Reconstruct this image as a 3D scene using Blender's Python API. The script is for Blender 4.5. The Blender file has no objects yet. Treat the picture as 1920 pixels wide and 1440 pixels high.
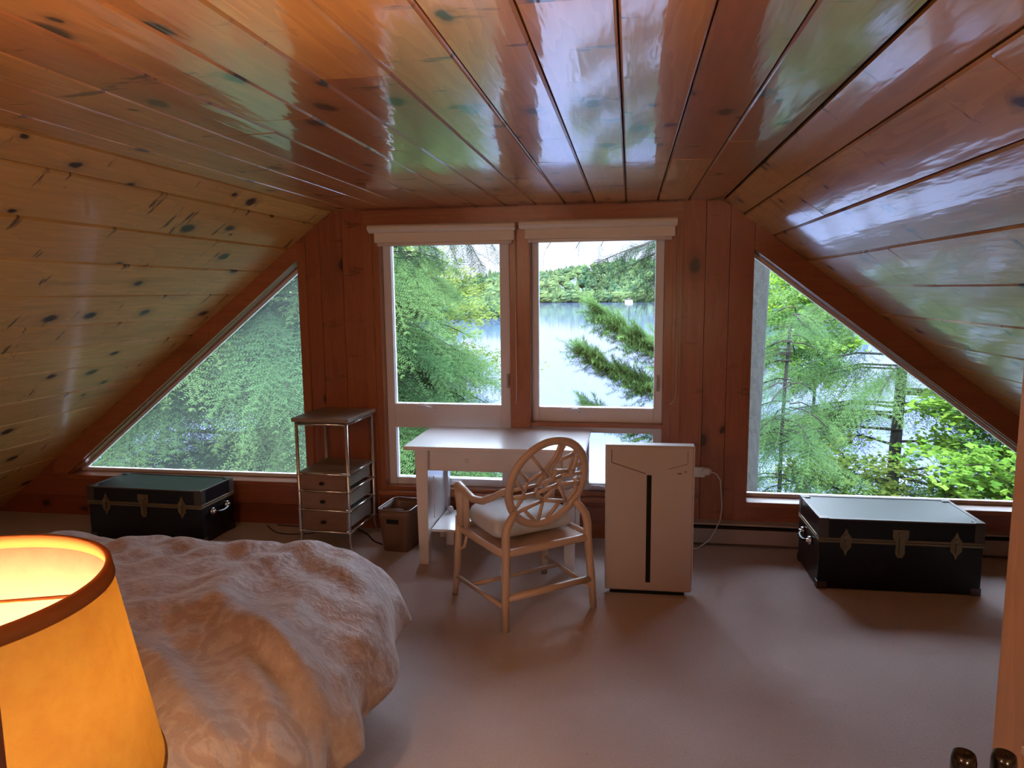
import bpy, math, random
import numpy as np
from mathutils import Vector, Matrix
rnd = random.Random(7)
nr = np.random.default_rng(11)
scn = bpy.context.scene
C = scn.collection
PI = math.pi

# ------------------------------------------------------------------ helpers
class MB:
    """collects vertices and faces of ONE mesh; bc = board coordinates (along, across, random)"""
    def __init__(s):
        s.v = []; s.f = []; s.bc = []; s.sm = []
    def vert(s, p, bc=(0, 0, 0)):
        s.v.append(tuple(p)); s.bc.append(bc); return len(s.v) - 1
    def face(s, idx, smooth=False):
        s.f.append(tuple(idx)); s.sm.append(smooth)
    def hexa(s, P, bcs=None):
        b = len(s.v)
        for i, p in enumerate(P): s.vert(p, bcs[i] if bcs else (p[0], p[1], 0))
        for q in ((0, 3, 2, 1), (4, 5, 6, 7), (0, 1, 5, 4), (1, 2, 6, 5), (2, 3, 7, 6), (3, 0, 4, 7)):
            s.face([b + i for i in q])
        return s
    def box(s, lo, hi, rot=None, grain=None, r=None):
        """axis-aligned box; grain axis index gives board coordinates"""
        x0, y0, z0 = lo; x1, y1, z1 = hi
        P = [(x0, y0, z0), (x1, y0, z0), (x1, y1, z0), (x0, y1, z0), (x0, y0, z1), (x1, y0, z1), (x1, y1, z1), (x0, y1, z1)]
        r = rnd.random() if r is None else r
        d = [hi[i] - lo[i] for i in range(3)]
        g = d.index(max(d)) if grain is None else grain
        o = [i for i in range(3) if i != g]
        bcs = [(p[g], p[o[0]] + p[o[1]] * .83, r) for p in P]
        if rot is not None:
            P = [rot @ Vector(p) for p in P]
        return s.hexa(P, bcs)
    def prism(s, poly, plane, a, b, grain=0, r=None):
        """extrude 2-D polygon; plane 'xz' extrudes along y, 'xy' along z, 'yz' along x"""
        r = rnd.random() if r is None else r
        def mk(p, t):
            return {'xz': (p[0], t, p[1]), 'xy': (p[0], p[1], t), 'yz': (t, p[0], p[1])}[plane]
        n = len(poly); base = len(s.v)
        for t in (a, b):
            for p in poly:
                q = mk(p, t)
                o = [i for i in range(3) if i != grain]
                s.vert(q, (q[grain], q[o[0]] + .83 * q[o[1]], r))
        s.face([base + i for i in range(n)][::-1]); s.face([base + n + i for i in range(n)])
        for i in range(n):
            j = (i + 1) % n
            s.face([base + i, base + j, base + n + j, base + n + i])
        return s
    def tube(s, pts, rad, n=10, cap=True, flat=1.0, smooth=True, up=None):
        pts = [Vector(p) for p in pts]
        rs = list(rad) if isinstance(rad, (list, tuple)) else [rad] * len(pts)
        base = len(s.v); prev = None; L = 0; r = rnd.random()
        for i, p in enumerate(pts):
            a = pts[max(i - 1, 0)]; b = pts[min(i + 1, len(pts) - 1)]
            t = (b - a).normalized()
            if i: L += (p - pts[i - 1]).length
            if prev is None:
                u = Vector(up) if up else (Vector((0, 0, 1)) if abs(t.z) < .9 else Vector((1, 0, 0)))
            else: u = prev
            n1 = (u - t * u.dot(t)).normalized(); prev = n1
            n2 = t.cross(n1)
            for k in range(n):
                w = 2 * PI * k / n
                s.vert(p + n1 * math.cos(w) * rs[i] + n2 * math.sin(w) * rs[i] * flat, (L, w * rs[i], r))
        for i in range(len(pts) - 1):
            for k in range(n):
                k2 = (k + 1) % n
                s.face([base + i * n + k, base + i * n + k2, base + (i + 1) * n + k2, base + (i + 1) * n + k], smooth)
        if cap:
            s.face([base + k for k in range(n)][::-1]); m = base + (len(pts) - 1) * n
            s.face([m + k for k in range(n)])
        return s
    def loop(s, pts, rad, n=10, flat=1.0, up=(0, 0, 1)):
        """closed tube with fixed reference normal"""
        pts = [Vector(p) for p in pts]; N = len(pts); base = len(s.v); up = Vector(up).normalized(); r = rnd.random()
        for i, p in enumerate(pts):
            t = (pts[(i + 1) % N] - pts[i - 1]).normalized()
            n1 = (up - t * up.dot(t)).normalized(); n2 = t.cross(n1)
            for k in range(n):
                w = 2 * PI * k / n
                s.vert(p + n1 * math.cos(w) * rad * flat + n2 * math.sin(w) * rad, (i * .05, w * rad, r))
        for i in range(N):
            j = (i + 1) % N
            for k in range(n):
                k2 = (k + 1) % n
                s.face([base + i * n + k, base + i * n + k2, base + j * n + k2, base + j * n + k], True)
        return s
    def lathe(s, prof, c=(0, 0, 0), n=32, smooth=True, close=False):
        base = len(s.v); m = len(prof)
        for r, z in prof:
            for k in range(n):
                w = 2 * PI * k / n
                s.vert((c[0] + r * math.cos(w), c[1] + r * math.sin(w), c[2] + z), (w * r, z, 0))
        for i in range(m if close else m - 1):
            i2 = (i + 1) % m
            for k in range(n):
                k2 = (k + 1) % n
                s.face([base + i * n + k, base + i * n + k2, base + i2 * n + k2, base + i2 * n + k], smooth)
        if not close:
            if prof[0][0] > 1e-5: s.face([base + k for k in range(n)][::-1])
            if prof[-1][0] > 1e-5: s.face([base + (m - 1) * n + k for k in range(n)])
        return s
    def ball(s, c, r, n=10, sc=(1, 1, 1)):
        base = len(s.v); m = n // 2 + 1
        for i in range(m + 1):
            a = PI * i / m
            for k in range(n):
                w = 2 * PI * k / n
                s.vert((c[0] + r * sc[0] * math.sin(a) * math.cos(w), c[1] + r * sc[1] * math.sin(a) * math.sin(w), c[2] + r * sc[2] * math.cos(a)))
        for i in range(m):
            for k in range(n):
                k2 = (k + 1) % n
                s.face([base + i * n + k, base + (i + 1) * n + k, base + (i + 1) * n + k2, base + i * n + k2], True)
        return s
    def build(s, name, mat, parent=None, bevel=0, solid=0, sub=0, seg=2):
        me = bpy.data.meshes.new(name)
        me.from_pydata(s.v, [], s.f); me.validate()
        if len(me.polygons) == len(s.sm): me.polygons.foreach_set('use_smooth', s.sm)
        at = me.attributes.new('bc', 'FLOAT_VECTOR', 'POINT')
        if len(me.vertices) == len(s.bc): at.data.foreach_set('vector', np.array(s.bc, dtype=np.float32).ravel())
        me.materials.append(mat)
        me.update()
        o = bpy.data.objects.new(name, me); C.objects.link(o)
        if solid:
            m = o.modifiers.new('s', 'SOLIDIFY'); m.thickness = solid
        if bevel:
            m = o.modifiers.new('b', 'BEVEL'); m.width = bevel; m.segments = seg; m.limit_method = 'ANGLE'; m.angle_limit = .6
        if sub:
            m = o.modifiers.new('u', 'SUBSURF'); m.levels = sub; m.render_levels = sub
        if parent: o.parent = parent
        return o

def npmesh(name, V, F, mat, parent=None, attr=None, smooth=False):
    """mesh from numpy triangles"""
    V = np.ascontiguousarray(V, dtype=np.float32); F = np.ascontiguousarray(F, dtype=np.int32)
    k = F.shape[1]
    me = bpy.data.meshes.new(name)
    me.vertices.add(len(V)); me.loops.add(F.size); me.polygons.add(len(F))
    me.vertices.foreach_set('co', V.ravel())
    me.loops.foreach_set('vertex_index', F.ravel())
    me.polygons.foreach_set('loop_start', np.arange(0, F.size, k, dtype=np.int32))
    me.polygons.foreach_set('use_smooth', np.full(len(F), smooth))
    if attr is not None:
        a = me.attributes.new('bc', 'FLOAT_VECTOR', 'POINT')
        a.data.foreach_set('vector', np.ascontiguousarray(attr, dtype=np.float32).ravel())
    me.materials.append(mat); me.update(); me.validate()
    o = bpy.data.objects.new(name, me); C.objects.link(o)
    if parent: o.parent = parent
    return o

def tag(o, label, cat, group=None, kind=None):
    o['label'] = label; o['category'] = cat
    if group: o['group'] = group
    if kind: o['kind'] = kind
    return o
def thing(name, label, cat, loc=(0, 0, 0), rz=0, group=None):
    o = bpy.data.objects.new(name, None); C.objects.link(o)
    o.location = loc; o.rotation_euler = (0, 0, rz); o.empty_display_size = .1
    return tag(o, label, cat, group)
def struct(o, label=None, cat=None):
    o['kind'] = 'structure'
    if label: o['label'] = label
    if cat: o['category'] = cat
    return o

# ------------------------------------------------------------------ materials
def new(name):
    m = bpy.data.materials.new(name); m.use_nodes = True
    nt = m.node_tree; nt.nodes.clear()
    return m, nt, nt.nodes.new('ShaderNodeOutputMaterial')
def N(nt, t, **kw):
    n = nt.nodes.new(t)
    for k, v in kw.items():
        if k in ('operation', 'blend_type', 'data_type', 'wave_type', 'attribute_name', 'feature', 'noise_dimensions', 'voronoi_dimensions', 'bands_direction', 'distance', 'interpolation_type', 'clamp'):
            setattr(n, k, v)
        else: n.inputs[k].default_value = v
    return n
def ramp(nt, fac, stops, interp='LINEAR'):
    r = nt.nodes.new('ShaderNodeValToRGB'); e = r.color_ramp.elements; r.color_ramp.interpolation = interp
    while len(e) < len(stops): e.new(.5)
    for i, (p, c) in enumerate(stops):
        e[i].position = p; e[i].color = (c[0], c[1], c[2], 1) if len(c) == 3 else c
    nt.links.new(fac, r.inputs[0]); return r.outputs[0]
def mix(nt, f, a, b, mode='MIX'):
    n = nt.nodes.new('ShaderNodeMix'); n.data_type = 'RGBA'; n.blend_type = mode
    for s, v in ((n.inputs[0], f), (n.inputs[6], a), (n.inputs[7], b)):
        if hasattr(v, 'links') or isinstance(v, bpy.types.NodeSocket): nt.links.new(v, s)
        elif isinstance(v, (int, float)): s.default_value = v
        else: s.default_value = (v[0], v[1], v[2], 1)
    return n.outputs[2]
def math_(nt, op, a, b=0):
    n = nt.nodes.new('ShaderNodeMath'); n.operation = op
    for s, v in ((n.inputs[0], a), (n.inputs[1], b)):
        if isinstance(v, bpy.types.NodeSocket): nt.links.new(v, s)
        else: s.default_value = v
    return n.outputs[0]
def plain(name, col, rough=.5, metal=0, bump=0, bscale=200, var=0, coat=0, spec=.5, sheen=0):
    m, nt, out = new(name)
    b = N(nt, 'ShaderNodeBsdfPrincipled', Roughness=rough, Metallic=metal)
    b.inputs['Base Color'].default_value = (*col, 1)
    b.inputs['Coat Weight'].default_value = coat; b.inputs['Specular IOR Level'].default_value = spec
    if sheen: b.inputs['Sheen Weight'].default_value = sheen
    tc = nt.nodes.new('ShaderNodeTexCoord')
    if var:
        n = N(nt, 'ShaderNodeTexNoise', Scale=9, Detail=5); nt.links.new(tc.outputs['Object'], n.inputs['Vector'])
        c = mix(nt, n.outputs[0], [x * (1 - var) for x in col], [min(1, x * (1 + var)) for x in col])
        nt.links.new(c, b.inputs['Base Color'])
    if bump:
        n = N(nt, 'ShaderNodeTexNoise', Scale=bscale, Detail=3); nt.links.new(tc.outputs['Object'], n.inputs['Vector'])
        bp = N(nt, 'ShaderNodeBump', Strength=bump, Distance=.002); nt.links.new(n.outputs[0], bp.inputs['Height'])
        nt.links.new(bp.outputs[0], b.inputs['Normal'])
    nt.links.new(b.outputs[0], out.inputs[0]); return m

def pine(name, light, dark, knot=(.05, .018, .008), rough=.3, coat=.5, coatr=.14, knots=1.0, bump=.25):
    """knotty pine boards: grain, rings and knots from the board coordinates"""
    m, nt, out = new(name)
    at = N(nt, 'ShaderNodeAttribute', attribute_name='bc')
    sep = nt.nodes.new('ShaderNodeSeparateXYZ'); nt.links.new(at.outputs['Vector'], sep.inputs[0])
    u, v, r = sep.outputs
    def vec(su, sv, sr, src=None):
        c = nt.nodes.new('ShaderNodeCombineXYZ')
        for i, (a, k) in enumerate(((u, su), (v, sv), (r, sr))):
            nt.links.new(math_(nt, 'MULTIPLY', a, k), c.inputs[i])
        return c.outputs[0]
    base = mix(nt, r, light, dark)
    g = N(nt, 'ShaderNodeTexNoise', Scale=1, Detail=6, Roughness=.6); nt.links.new(vec(2.2, 60, 97), g.inputs['Vector'])
    col = mix(nt, ramp(nt, g.outputs[0], [(.3, (.2,) * 3), (.72, (.0,) * 3)]), base, [x * .45 for x in dark])
    w = N(nt, 'ShaderNodeTexNoise', Scale=1, Detail=3); nt.links.new(vec(.9, 7, 51), w.inputs['Vector'])
    ring = math_(nt, 'FRACT', math_(nt, 'MULTIPLY', w.outputs[0], 9))
    col = mix(nt, math_(nt, 'MULTIPLY', ring, .28), col, [x * .55 for x in dark])
    st = N(nt, 'ShaderNodeTexNoise', Scale=1, Detail=4); nt.links.new(vec(.8, 5, 133), st.inputs['Vector'])
    col = mix(nt, ramp(nt, st.outputs[0], [(.57, (0,) * 3), (.75, (.6,) * 3)]), col, [x * .4 for x in dark])
    mk = N(nt, 'ShaderNodeTexNoise', Scale=1, Detail=4, Roughness=.65); nt.links.new(vec(10, 2.4, 61), mk.inputs['Vector'])
    col = mix(nt, math_(nt, 'MULTIPLY', ramp(nt, mk.outputs[0], [(.625, (0,) * 3), (.675, (.8,) * 3)]), min(1, knots)), col, [x * .8 for x in knot])
    # knots
    wob = N(nt, 'ShaderNodeTexNoise', Scale=1, Detail=2); nt.links.new(vec(14, 22, 31), wob.inputs['Vector'])
    kv = nt.nodes.new('ShaderNodeVectorMath'); kv.operation = 'MULTIPLY_ADD'
    nt.links.new(wob.outputs['Color'], kv.inputs[0]); kv.inputs[1].default_value = (.12, .12, 0); nt.links.new(vec(2.7, 4.4, 0), kv.inputs[2])
    vo = N(nt, 'ShaderNodeTexVoronoi', Scale=1, voronoi_dimensions='2D'); nt.links.new(kv.outputs[0], vo.inputs['Vector'])
    sc = nt.nodes.new('ShaderNodeSeparateColor'); nt.links.new(vo.outputs['Color'], sc.inputs[0])
    gate = math_(nt, 'GREATER_THAN', sc.outputs[0], 1 - .5 * knots)
    size = math_(nt, 'ADD', math_(nt, 'MULTIPLY', sc.outputs[1], .13), .045)
    d = math_(nt, 'DIVIDE', vo.outputs['Distance'], size)
    kf = math_(nt, 'MULTIPLY', ramp(nt, d, [(.55, (1,) * 3), (1.0, (0,) * 3)]), gate)
    halo = math_(nt, 'MULTIPLY', ramp(nt, math_(nt, 'MULTIPLY', d, .45), [(.3, (.55,) * 3), (1.0, (0,) * 3)]), gate)
    col = mix(nt, halo, col, [x * .5 for x in dark])
    col = mix(nt, kf, col, knot)
    b = N(nt, 'ShaderNodeBsdfPrincipled', Roughness=rough)
    b.inputs['Coat Weight'].default_value = coat; b.inputs['Coat Roughness'].default_value = coatr
    nt.links.new(col, b.inputs['Base Color'])
    bn = N(nt, 'ShaderNodeTexNoise', Scale=1, Detail=3); nt.links.new(vec(2.5, 14, 71), bn.inputs['Vector'])
    h = math_(nt, 'SUBTRACT', bn.outputs[0], math_(nt, 'MULTIPLY', kf, .05))
    bp = N(nt, 'ShaderNodeBump', Strength=bump, Distance=.01); nt.links.new(h, bp.inputs['Height'])
    nt.links.new(bp.outputs[0], b.inputs['Normal']); nt.links.new(bp.outputs[0], b.inputs['Coat Normal'])
    nt.links.new(b.outputs[0], out.inputs[0]); return m

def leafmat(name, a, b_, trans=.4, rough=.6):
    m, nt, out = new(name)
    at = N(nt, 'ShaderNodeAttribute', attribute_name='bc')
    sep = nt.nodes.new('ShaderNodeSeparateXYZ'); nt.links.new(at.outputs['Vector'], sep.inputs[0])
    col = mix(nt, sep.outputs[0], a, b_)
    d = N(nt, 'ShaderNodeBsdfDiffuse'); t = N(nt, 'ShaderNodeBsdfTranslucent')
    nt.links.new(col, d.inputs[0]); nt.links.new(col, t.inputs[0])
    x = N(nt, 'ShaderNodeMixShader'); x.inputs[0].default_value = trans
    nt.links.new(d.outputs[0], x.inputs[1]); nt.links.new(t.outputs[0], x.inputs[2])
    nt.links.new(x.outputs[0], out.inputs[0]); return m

def glassmat(name, film=0.0, dcol=(.8, .85, .85)):
    m, nt, out = new(name)
    tr = N(nt, 'ShaderNodeBsdfTransparent'); gl = N(nt, 'ShaderNodeBsdfGlossy', Roughness=.02)
    fr = N(nt, 'ShaderNodeFresnel', IOR=1.45)
    x = N(nt, 'ShaderNodeMixShader'); nt.links.new(fr.outputs[0], x.inputs[0])
    nt.links.new(tr.outputs[0], x.inputs[1]); nt.links.new(gl.outputs[0], x.inputs[2])
    res = x
    if film:
        di = N(nt, 'ShaderNodeBsdfTranslucent'); di.inputs[0].default_value = (*dcol, 1)
        y = N(nt, 'ShaderNodeMixShader'); y.inputs[0].default_value = film
        nt.links.new(x.outputs[0], y.inputs[1]); nt.links.new(di.outputs[0], y.inputs[2]); res = y
    nt.links.new(res.outputs[0], out.inputs[0]); return m

M = {}
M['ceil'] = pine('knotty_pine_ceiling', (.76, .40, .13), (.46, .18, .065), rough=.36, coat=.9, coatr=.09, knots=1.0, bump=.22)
M['ceil_left'] = pine('brightened_golden_pine', (.95, .62, .19), (.80, .46, .13), rough=.5, coat=.22, coatr=.12, knots=1.0, bump=.2)  # golden board tone, brightened in colour in place of light this slope lacks
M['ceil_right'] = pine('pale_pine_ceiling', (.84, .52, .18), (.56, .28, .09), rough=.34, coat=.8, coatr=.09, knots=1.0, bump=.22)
M['wall'] = pine('knotty_pine_wall', (.42, .13, .055), (.31, .085, .035), rough=.4, coat=.25, coatr=.25, knots=.5, bump=.15)
M['trim'] = pine('pine_trim', (.47, .165, .065), (.38, .12, .045), rough=.38, coat=.3, coatr=.25, knots=.12, bump=.1)
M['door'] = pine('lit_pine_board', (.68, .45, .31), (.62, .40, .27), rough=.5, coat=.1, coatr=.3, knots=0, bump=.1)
M['gap'] = plain('dark_gap', (.03, .014, .008), .8)
M['white'] = plain('white_paint', (.8, .77, .77), .38, bump=.05, bscale=60)
M['vinyl'] = plain('white_window_paint', (.80, .77, .80), .42)
M['desk'] = plain('white_desk_paint', (.80, .76, .77), .25, coat=.3, bump=.03, bscale=40)
M['blind'] = plain('beige_blind', (.86, .77, .68), .7)
M['cord'] = plain('white_cord', (.62, .55, .5), .6)
M['black'] = plain('black_trunk_vinyl', (.010, .010, .014), .30, bump=.12, bscale=350, spec=.3)
M['brass'] = plain('aged_brass', (.28, .21, .12), .4, metal=.85, var=.3)
M['bind'] = plain('trunk_binding', (.10, .08, .07), .4, metal=.5)
M['chrome'] = plain('worn_chrome', (.85, .84, .84), .26, metal=1, var=.2)
M['steel'] = plain('grey_steel_tube', (.72, .70, .70), .30, metal=.9, var=.2)
M['drawer'] = pine('drawer_wood', (.30, .17, .11), (.24, .13, .085), rough=.5, coat=.1, knots=.1)
M['slat'] = pine('grey_brown_shelf_wood', (.33, .26, .2), (.24, .18, .13), rough=.45, coat=.2, knots=.1)
M['canvas'] = plain('grey_drawer_side', (.36, .35, .32), .8, bump=.2, bscale=400)
M['knob'] = plain('dark_iron', (.03, .025, .022), .5, metal=.6)
M['bin'] = plain('brown_plastic', (.17, .09, .06), .42, var=.1)
M['chair'] = plain('cream_rattan', (.60, .44, .34), .42, var=.08, coat=.15)
M['cushion'] = plain('grey_floral_cushion', (.60, .62, .66), .9, bump=.4, bscale=60, var=.2, sheen=.2)
M['rubber'] = plain('black_rubber', (.012, .012, .012), .5)
M['gloss'] = plain('black_gloss_plastic', (.005, .005, .006), .22, coat=.3)
M['card'] = plain('white_board', (.52, .45, .43), .55, var=.05)
M['card_edge'] = plain('lit_box_rim', (.72, .69, .68), .5)  # paler than the board: light caught by top and right edge, as colour
M['line'] = plain('die_cut_line', (.16, .08, .06), .9)
M['slot'] = plain('black_slot', (.004, .004, .004), .9)
M['heater'] = plain('cream_heater_enamel', (.42, .34, .31), .5)
M['plastic'] = plain('white_plastic', (.66, .62, .58), .45)
M['darkwood'] = plain('dark_stained_wood', (.13, .04, .018), .4, coat=.3, var=.2)
M['sheet'] = plain('white_sheet', (.66, .64, .64), .9)
M['paper'] = plain('white_paper', (.75, .7, .68), .7)
M['glass'] = glassmat('window_glass', .0)
M['glass_hazy'] = glassmat('hazy_window_glass', .016)  # thin translucent film mixed over the pane, slightly veiling the view
M['bark'] = None

def carpet():
    m, nt, out = new('beige_carpet')
    tc = nt.nodes.new('ShaderNodeTexCoord')
    n1 = N(nt, 'ShaderNodeTexNoise', Scale=140, Detail=4, Roughness=.7); n2 = N(nt, 'ShaderNodeTexNoise', Scale=2.2, Detail=5)
    n3 = N(nt, 'ShaderNodeTexVoronoi', Scale=9)
    for n in (n1, n2, n3): nt.links.new(tc.outputs['Object'], n.inputs['Vector'])
    c = mix(nt, n1.outputs[0], (.36, .275, .25), (.68, .56, .53))
    c = mix(nt, ramp(nt, n2.outputs[0], [(.35, (.22,) * 3), (.65, (0,) * 3)]), c, (.33, .24, .2))
    fl = N(nt, 'ShaderNodeTexNoise', Scale=60, Detail=1); nt.links.new(tc.outputs['Object'], fl.inputs['Vector'])
    c = mix(nt, ramp(nt, fl.outputs[0], [(.76, (0,) * 3), (.80, (.5,) * 3)]), c, (.13, .09, .08))
    c = mix(nt, ramp(nt, fl.outputs[0], [(.20, (.45,) * 3), (.24, (0,) * 3)]), c, (.75, .68, .64))
    b = N(nt, 'ShaderNodeBsdfPrincipled', Roughness=.95); b.inputs['Sheen Weight'].default_value = .25; b.inputs['Specular IOR Level'].default_value = .1
    nt.links.new(c, b.inputs['Base Color'])
    bp = N(nt, 'ShaderNodeBump', Strength=.7, Distance=.006); nt.links.new(n1.outputs[0], bp.inputs['Height']); nt.links.new(bp.outputs[0], b.inputs['Normal'])
    nt.links.new(b.outputs[0], out.inputs[0]); return m
M['carpet'] = carpet()

def duvetmat():
    m, nt, out = new('paisley_duvet_cotton')
    at = N(nt, 'ShaderNodeAttribute', attribute_name='bc')
    def sv(scale):
        n = nt.nodes.new('ShaderNodeVectorMath'); n.operation = 'SCALE'; n.inputs['Scale'].default_value = scale
        nt.links.new(at.outputs['Vector'], n.inputs[0]); return n.outputs[0]
    wob = N(nt, 'ShaderNodeTexNoise', Scale=1, Detail=2); nt.links.new(sv(6), wob.inputs['Vector'])
    kv = nt.nodes.new('ShaderNodeVectorMath'); kv.operation = 'MULTIPLY_ADD'
    nt.links.new(wob.outputs['Color'], kv.inputs[0]); kv.inputs[1].default_value = (.5, .5, 0); nt.links.new(sv(3.1), kv.inputs[2])
    vo = N(nt, 'ShaderNodeTexVoronoi', Scale=1, voronoi_dimensions='2D'); nt.links.new(kv.outputs[0], vo.inputs['Vector'])
    rings = ramp(nt, vo.outputs['Distance'], [(.0, (.47, .40, .39)), (.12, (.47, .40, .39)), (.15, (.38, .29, .27)), (.22, (.36, .27, .25)), (.25, (.46, .38, .36)),
                                              (.30, (.38, .29, .265)), (.37, (.37, .28, .26)), (.41, (.45, .375, .355)), (.6, (.42, .34, .32))])
    sp = N(nt, 'ShaderNodeTexNoise', Scale=1, Detail=3, Roughness=.6); nt.links.new(sv(26), sp.inputs['Vector'])
    c = mix(nt, ramp(nt, sp.outputs[0], [(.53, (0,) * 3), (.6, (.6,) * 3)]), rings, (.35, .265, .245))
    c = mix(nt, ramp(nt, sp.outputs[0], [(.36, (.6,) * 3), (.43, (0,) * 3)]), c, (.50, .44, .43))
    c = mix(nt, 1.0, c, (.86, .82, .82), 'MULTIPLY')
    b = N(nt, 'ShaderNodeBsdfPrincipled', Roughness=.62); b.inputs['Sheen Weight'].default_value = .35; b.inputs['Specular IOR Level'].default_value = .35
    nt.links.new(c, b.inputs['Base Color'])
    w1 = N(nt, 'ShaderNodeTexNoise', Scale=1, Detail=5, Roughness=.55); nt.links.new(sv(9), w1.inputs['Vector'])
    bp = N(nt, 'ShaderNodeBump', Strength=.8, Distance=.03); nt.links.new(w1.outputs[0], bp.inputs['Height']); nt.links.new(bp.outputs[0], b.inputs['Normal'])
    nt.links.new(b.outputs[0], out.inputs[0]); return m
M['duvet'] = duvetmat()

def shademat():
    m, nt, out = new('parchment_lamp_shade')
    tc = nt.nodes.new('ShaderNodeTexCoord')
    n = N(nt, 'ShaderNodeTexNoise', Scale=28, Detail=6, Roughness=.7); nt.links.new(tc.outputs['Object'], n.inputs['Vector'])
    c = mix(nt, ramp(nt, n.outputs[0], [(.35, (0,) * 3), (.62, (1,) * 3)]), (.58, .41, .14), (.66, .50, .19))
    d = N(nt, 'ShaderNodeBsdfDiffuse'); t = N(nt, 'ShaderNodeBsdfTranslucent')
    d.inputs[0].default_value = (.30, .245, .20, 1); nt.links.new(c, t.inputs[0])
    x = N(nt, 'ShaderNodeMixShader'); x.inputs[0].default_value = .5
    nt.links.new(d.outputs[0], x.inputs[1]); nt.links.new(t.outputs[0], x.inputs[2]); nt.links.new(x.outputs[0], out.inputs[0]); return m
M['shade'] = shademat()

def barkmat():
    m, nt, out = new('grey_bark')
    tc = nt.nodes.new('ShaderNodeTexCoord')
    mp = nt.nodes.new('ShaderNodeMapping'); mp.inputs['Scale'].default_value = (1, 1, .35); nt.links.new(tc.outputs['Object'], mp.inputs[0])
    n = N(nt, 'ShaderNodeTexNoise', Scale=22, Detail=6, Roughness=.7); v = N(nt, 'ShaderNodeTexVoronoi', Scale=16)
    nt.links.new(mp.outputs[0], n.inputs['Vector']); nt.links.new(mp.outputs[0], v.inputs['Vector'])
    c = mix(nt, n.outputs[0], (.006, .0055, .0045), (.032, .031, .026))
    b = N(nt, 'ShaderNodeBsdfPrincipled', Roughness=.95); nt.links.new(c, b.inputs['Base Color'])
    h = math_(nt, 'ADD', n.outputs[0], math_(nt, 'MULTIPLY', v.outputs['Distance'], .6))
    bp = N(nt, 'ShaderNodeBump', Strength=.9, Distance=.04); nt.links.new(h, bp.inputs['Height']); nt.links.new(bp.outputs[0], b.inputs['Normal'])
    nt.links.new(b.outputs[0], out.inputs[0]); return m
M['bark'] = barkmat()

M['twig'] = plain('dark_twig_bark', (.02, .016, .012), .95)
def watermat():
    m, nt, out = new('lake_water')
    tc = nt.nodes.new('ShaderNodeTexCoord')
    mp = nt.nodes.new('ShaderNodeMapping'); mp.inputs['Scale'].default_value = (.18, .5, 1); nt.links.new(tc.outputs['Object'], mp.inputs[0])
    n = N(nt, 'ShaderNodeTexNoise', Scale=1, Detail=4); nt.links.new(mp.outputs[0], n.inputs['Vector'])
    b = N(nt, 'ShaderNodeBsdfPrincipled', Roughness=.06); b.inputs['Base Color'].default_value = (.040, .054, .11, 1); b.inputs['IOR'].default_value = 1.33
    bp = N(nt, 'ShaderNodeBump', Strength=.02, Distance=.3); nt.links.new(n.outputs[0], bp.inputs['Height']); nt.links.new(bp.outputs[0], b.inputs['Normal'])
    nt.links.new(b.outputs[0], out.inputs[0]); return m
M['water'] = watermat()
M['earth'] = plain('leafy_ground', (.05, .055, .03), 1, var=.5)
M['needle'] = leafmat('hemlock_needles', (.020, .056, .026), (.072, .125, .042), .35)
M['pineneedle'] = leafmat('pine_needles', (.035, .085, .03), (.12, .21, .065), .35)
M['dark_needle'] = leafmat('backlit_needles', (.010, .024, .012), (.022, .045, .02), .1)  # darker needle copy; silhouette against the sky put into the colour
M['leaf'] = leafmat('maple_leaves', (.05, .13, .022), (.16, .26, .035), .5)
M['beech'] = leafmat('beech_leaves', (.05, .115, .025), (.17, .21, .05), .45)
M['forest'] = leafmat('far_forest_foliage', (.018, .042, .026), (.062, .092, .036), .1)
M['hill'] = plain('wooded_hill', (.016, .03, .018), 1, var=.3)
M['mount'] = plain('distant_mountain', (.035, .06, .07), 1)  # aerial haze put into the base colour as a blue tint
M['cottage'] = plain('white_clapboard', (.75, .75, .72), .7)
M['roofing'] = plain('grey_roofing', (.12, .11, .11), .8)
M['boatred'] = plain('red_boat_hull', (.45, .06, .04), .4)

# ------------------------------------------------------------------ room dimensions
WY = 4.80                       # inner face of the gable wall
CZ, BL, BR, SL, SR = 2.26, -2.05, .58, .777, .7626
YB = -1.6                       # wall behind the camera
XL0, XR0 = BL - CZ / SL, BR + CZ / SR
def roof_z(x): return CZ - max(0, BL - x) * SL - max(0, x - BR) * SR

# ------------------------------------------------------------------ floor
struct(MB().box((XL0 - .3, YB - .2, -.12), (XR0 + .3, WY + .25, 0)).build('floor', M['carpet']), 'beige wall to wall carpet', 'carpet')

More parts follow.
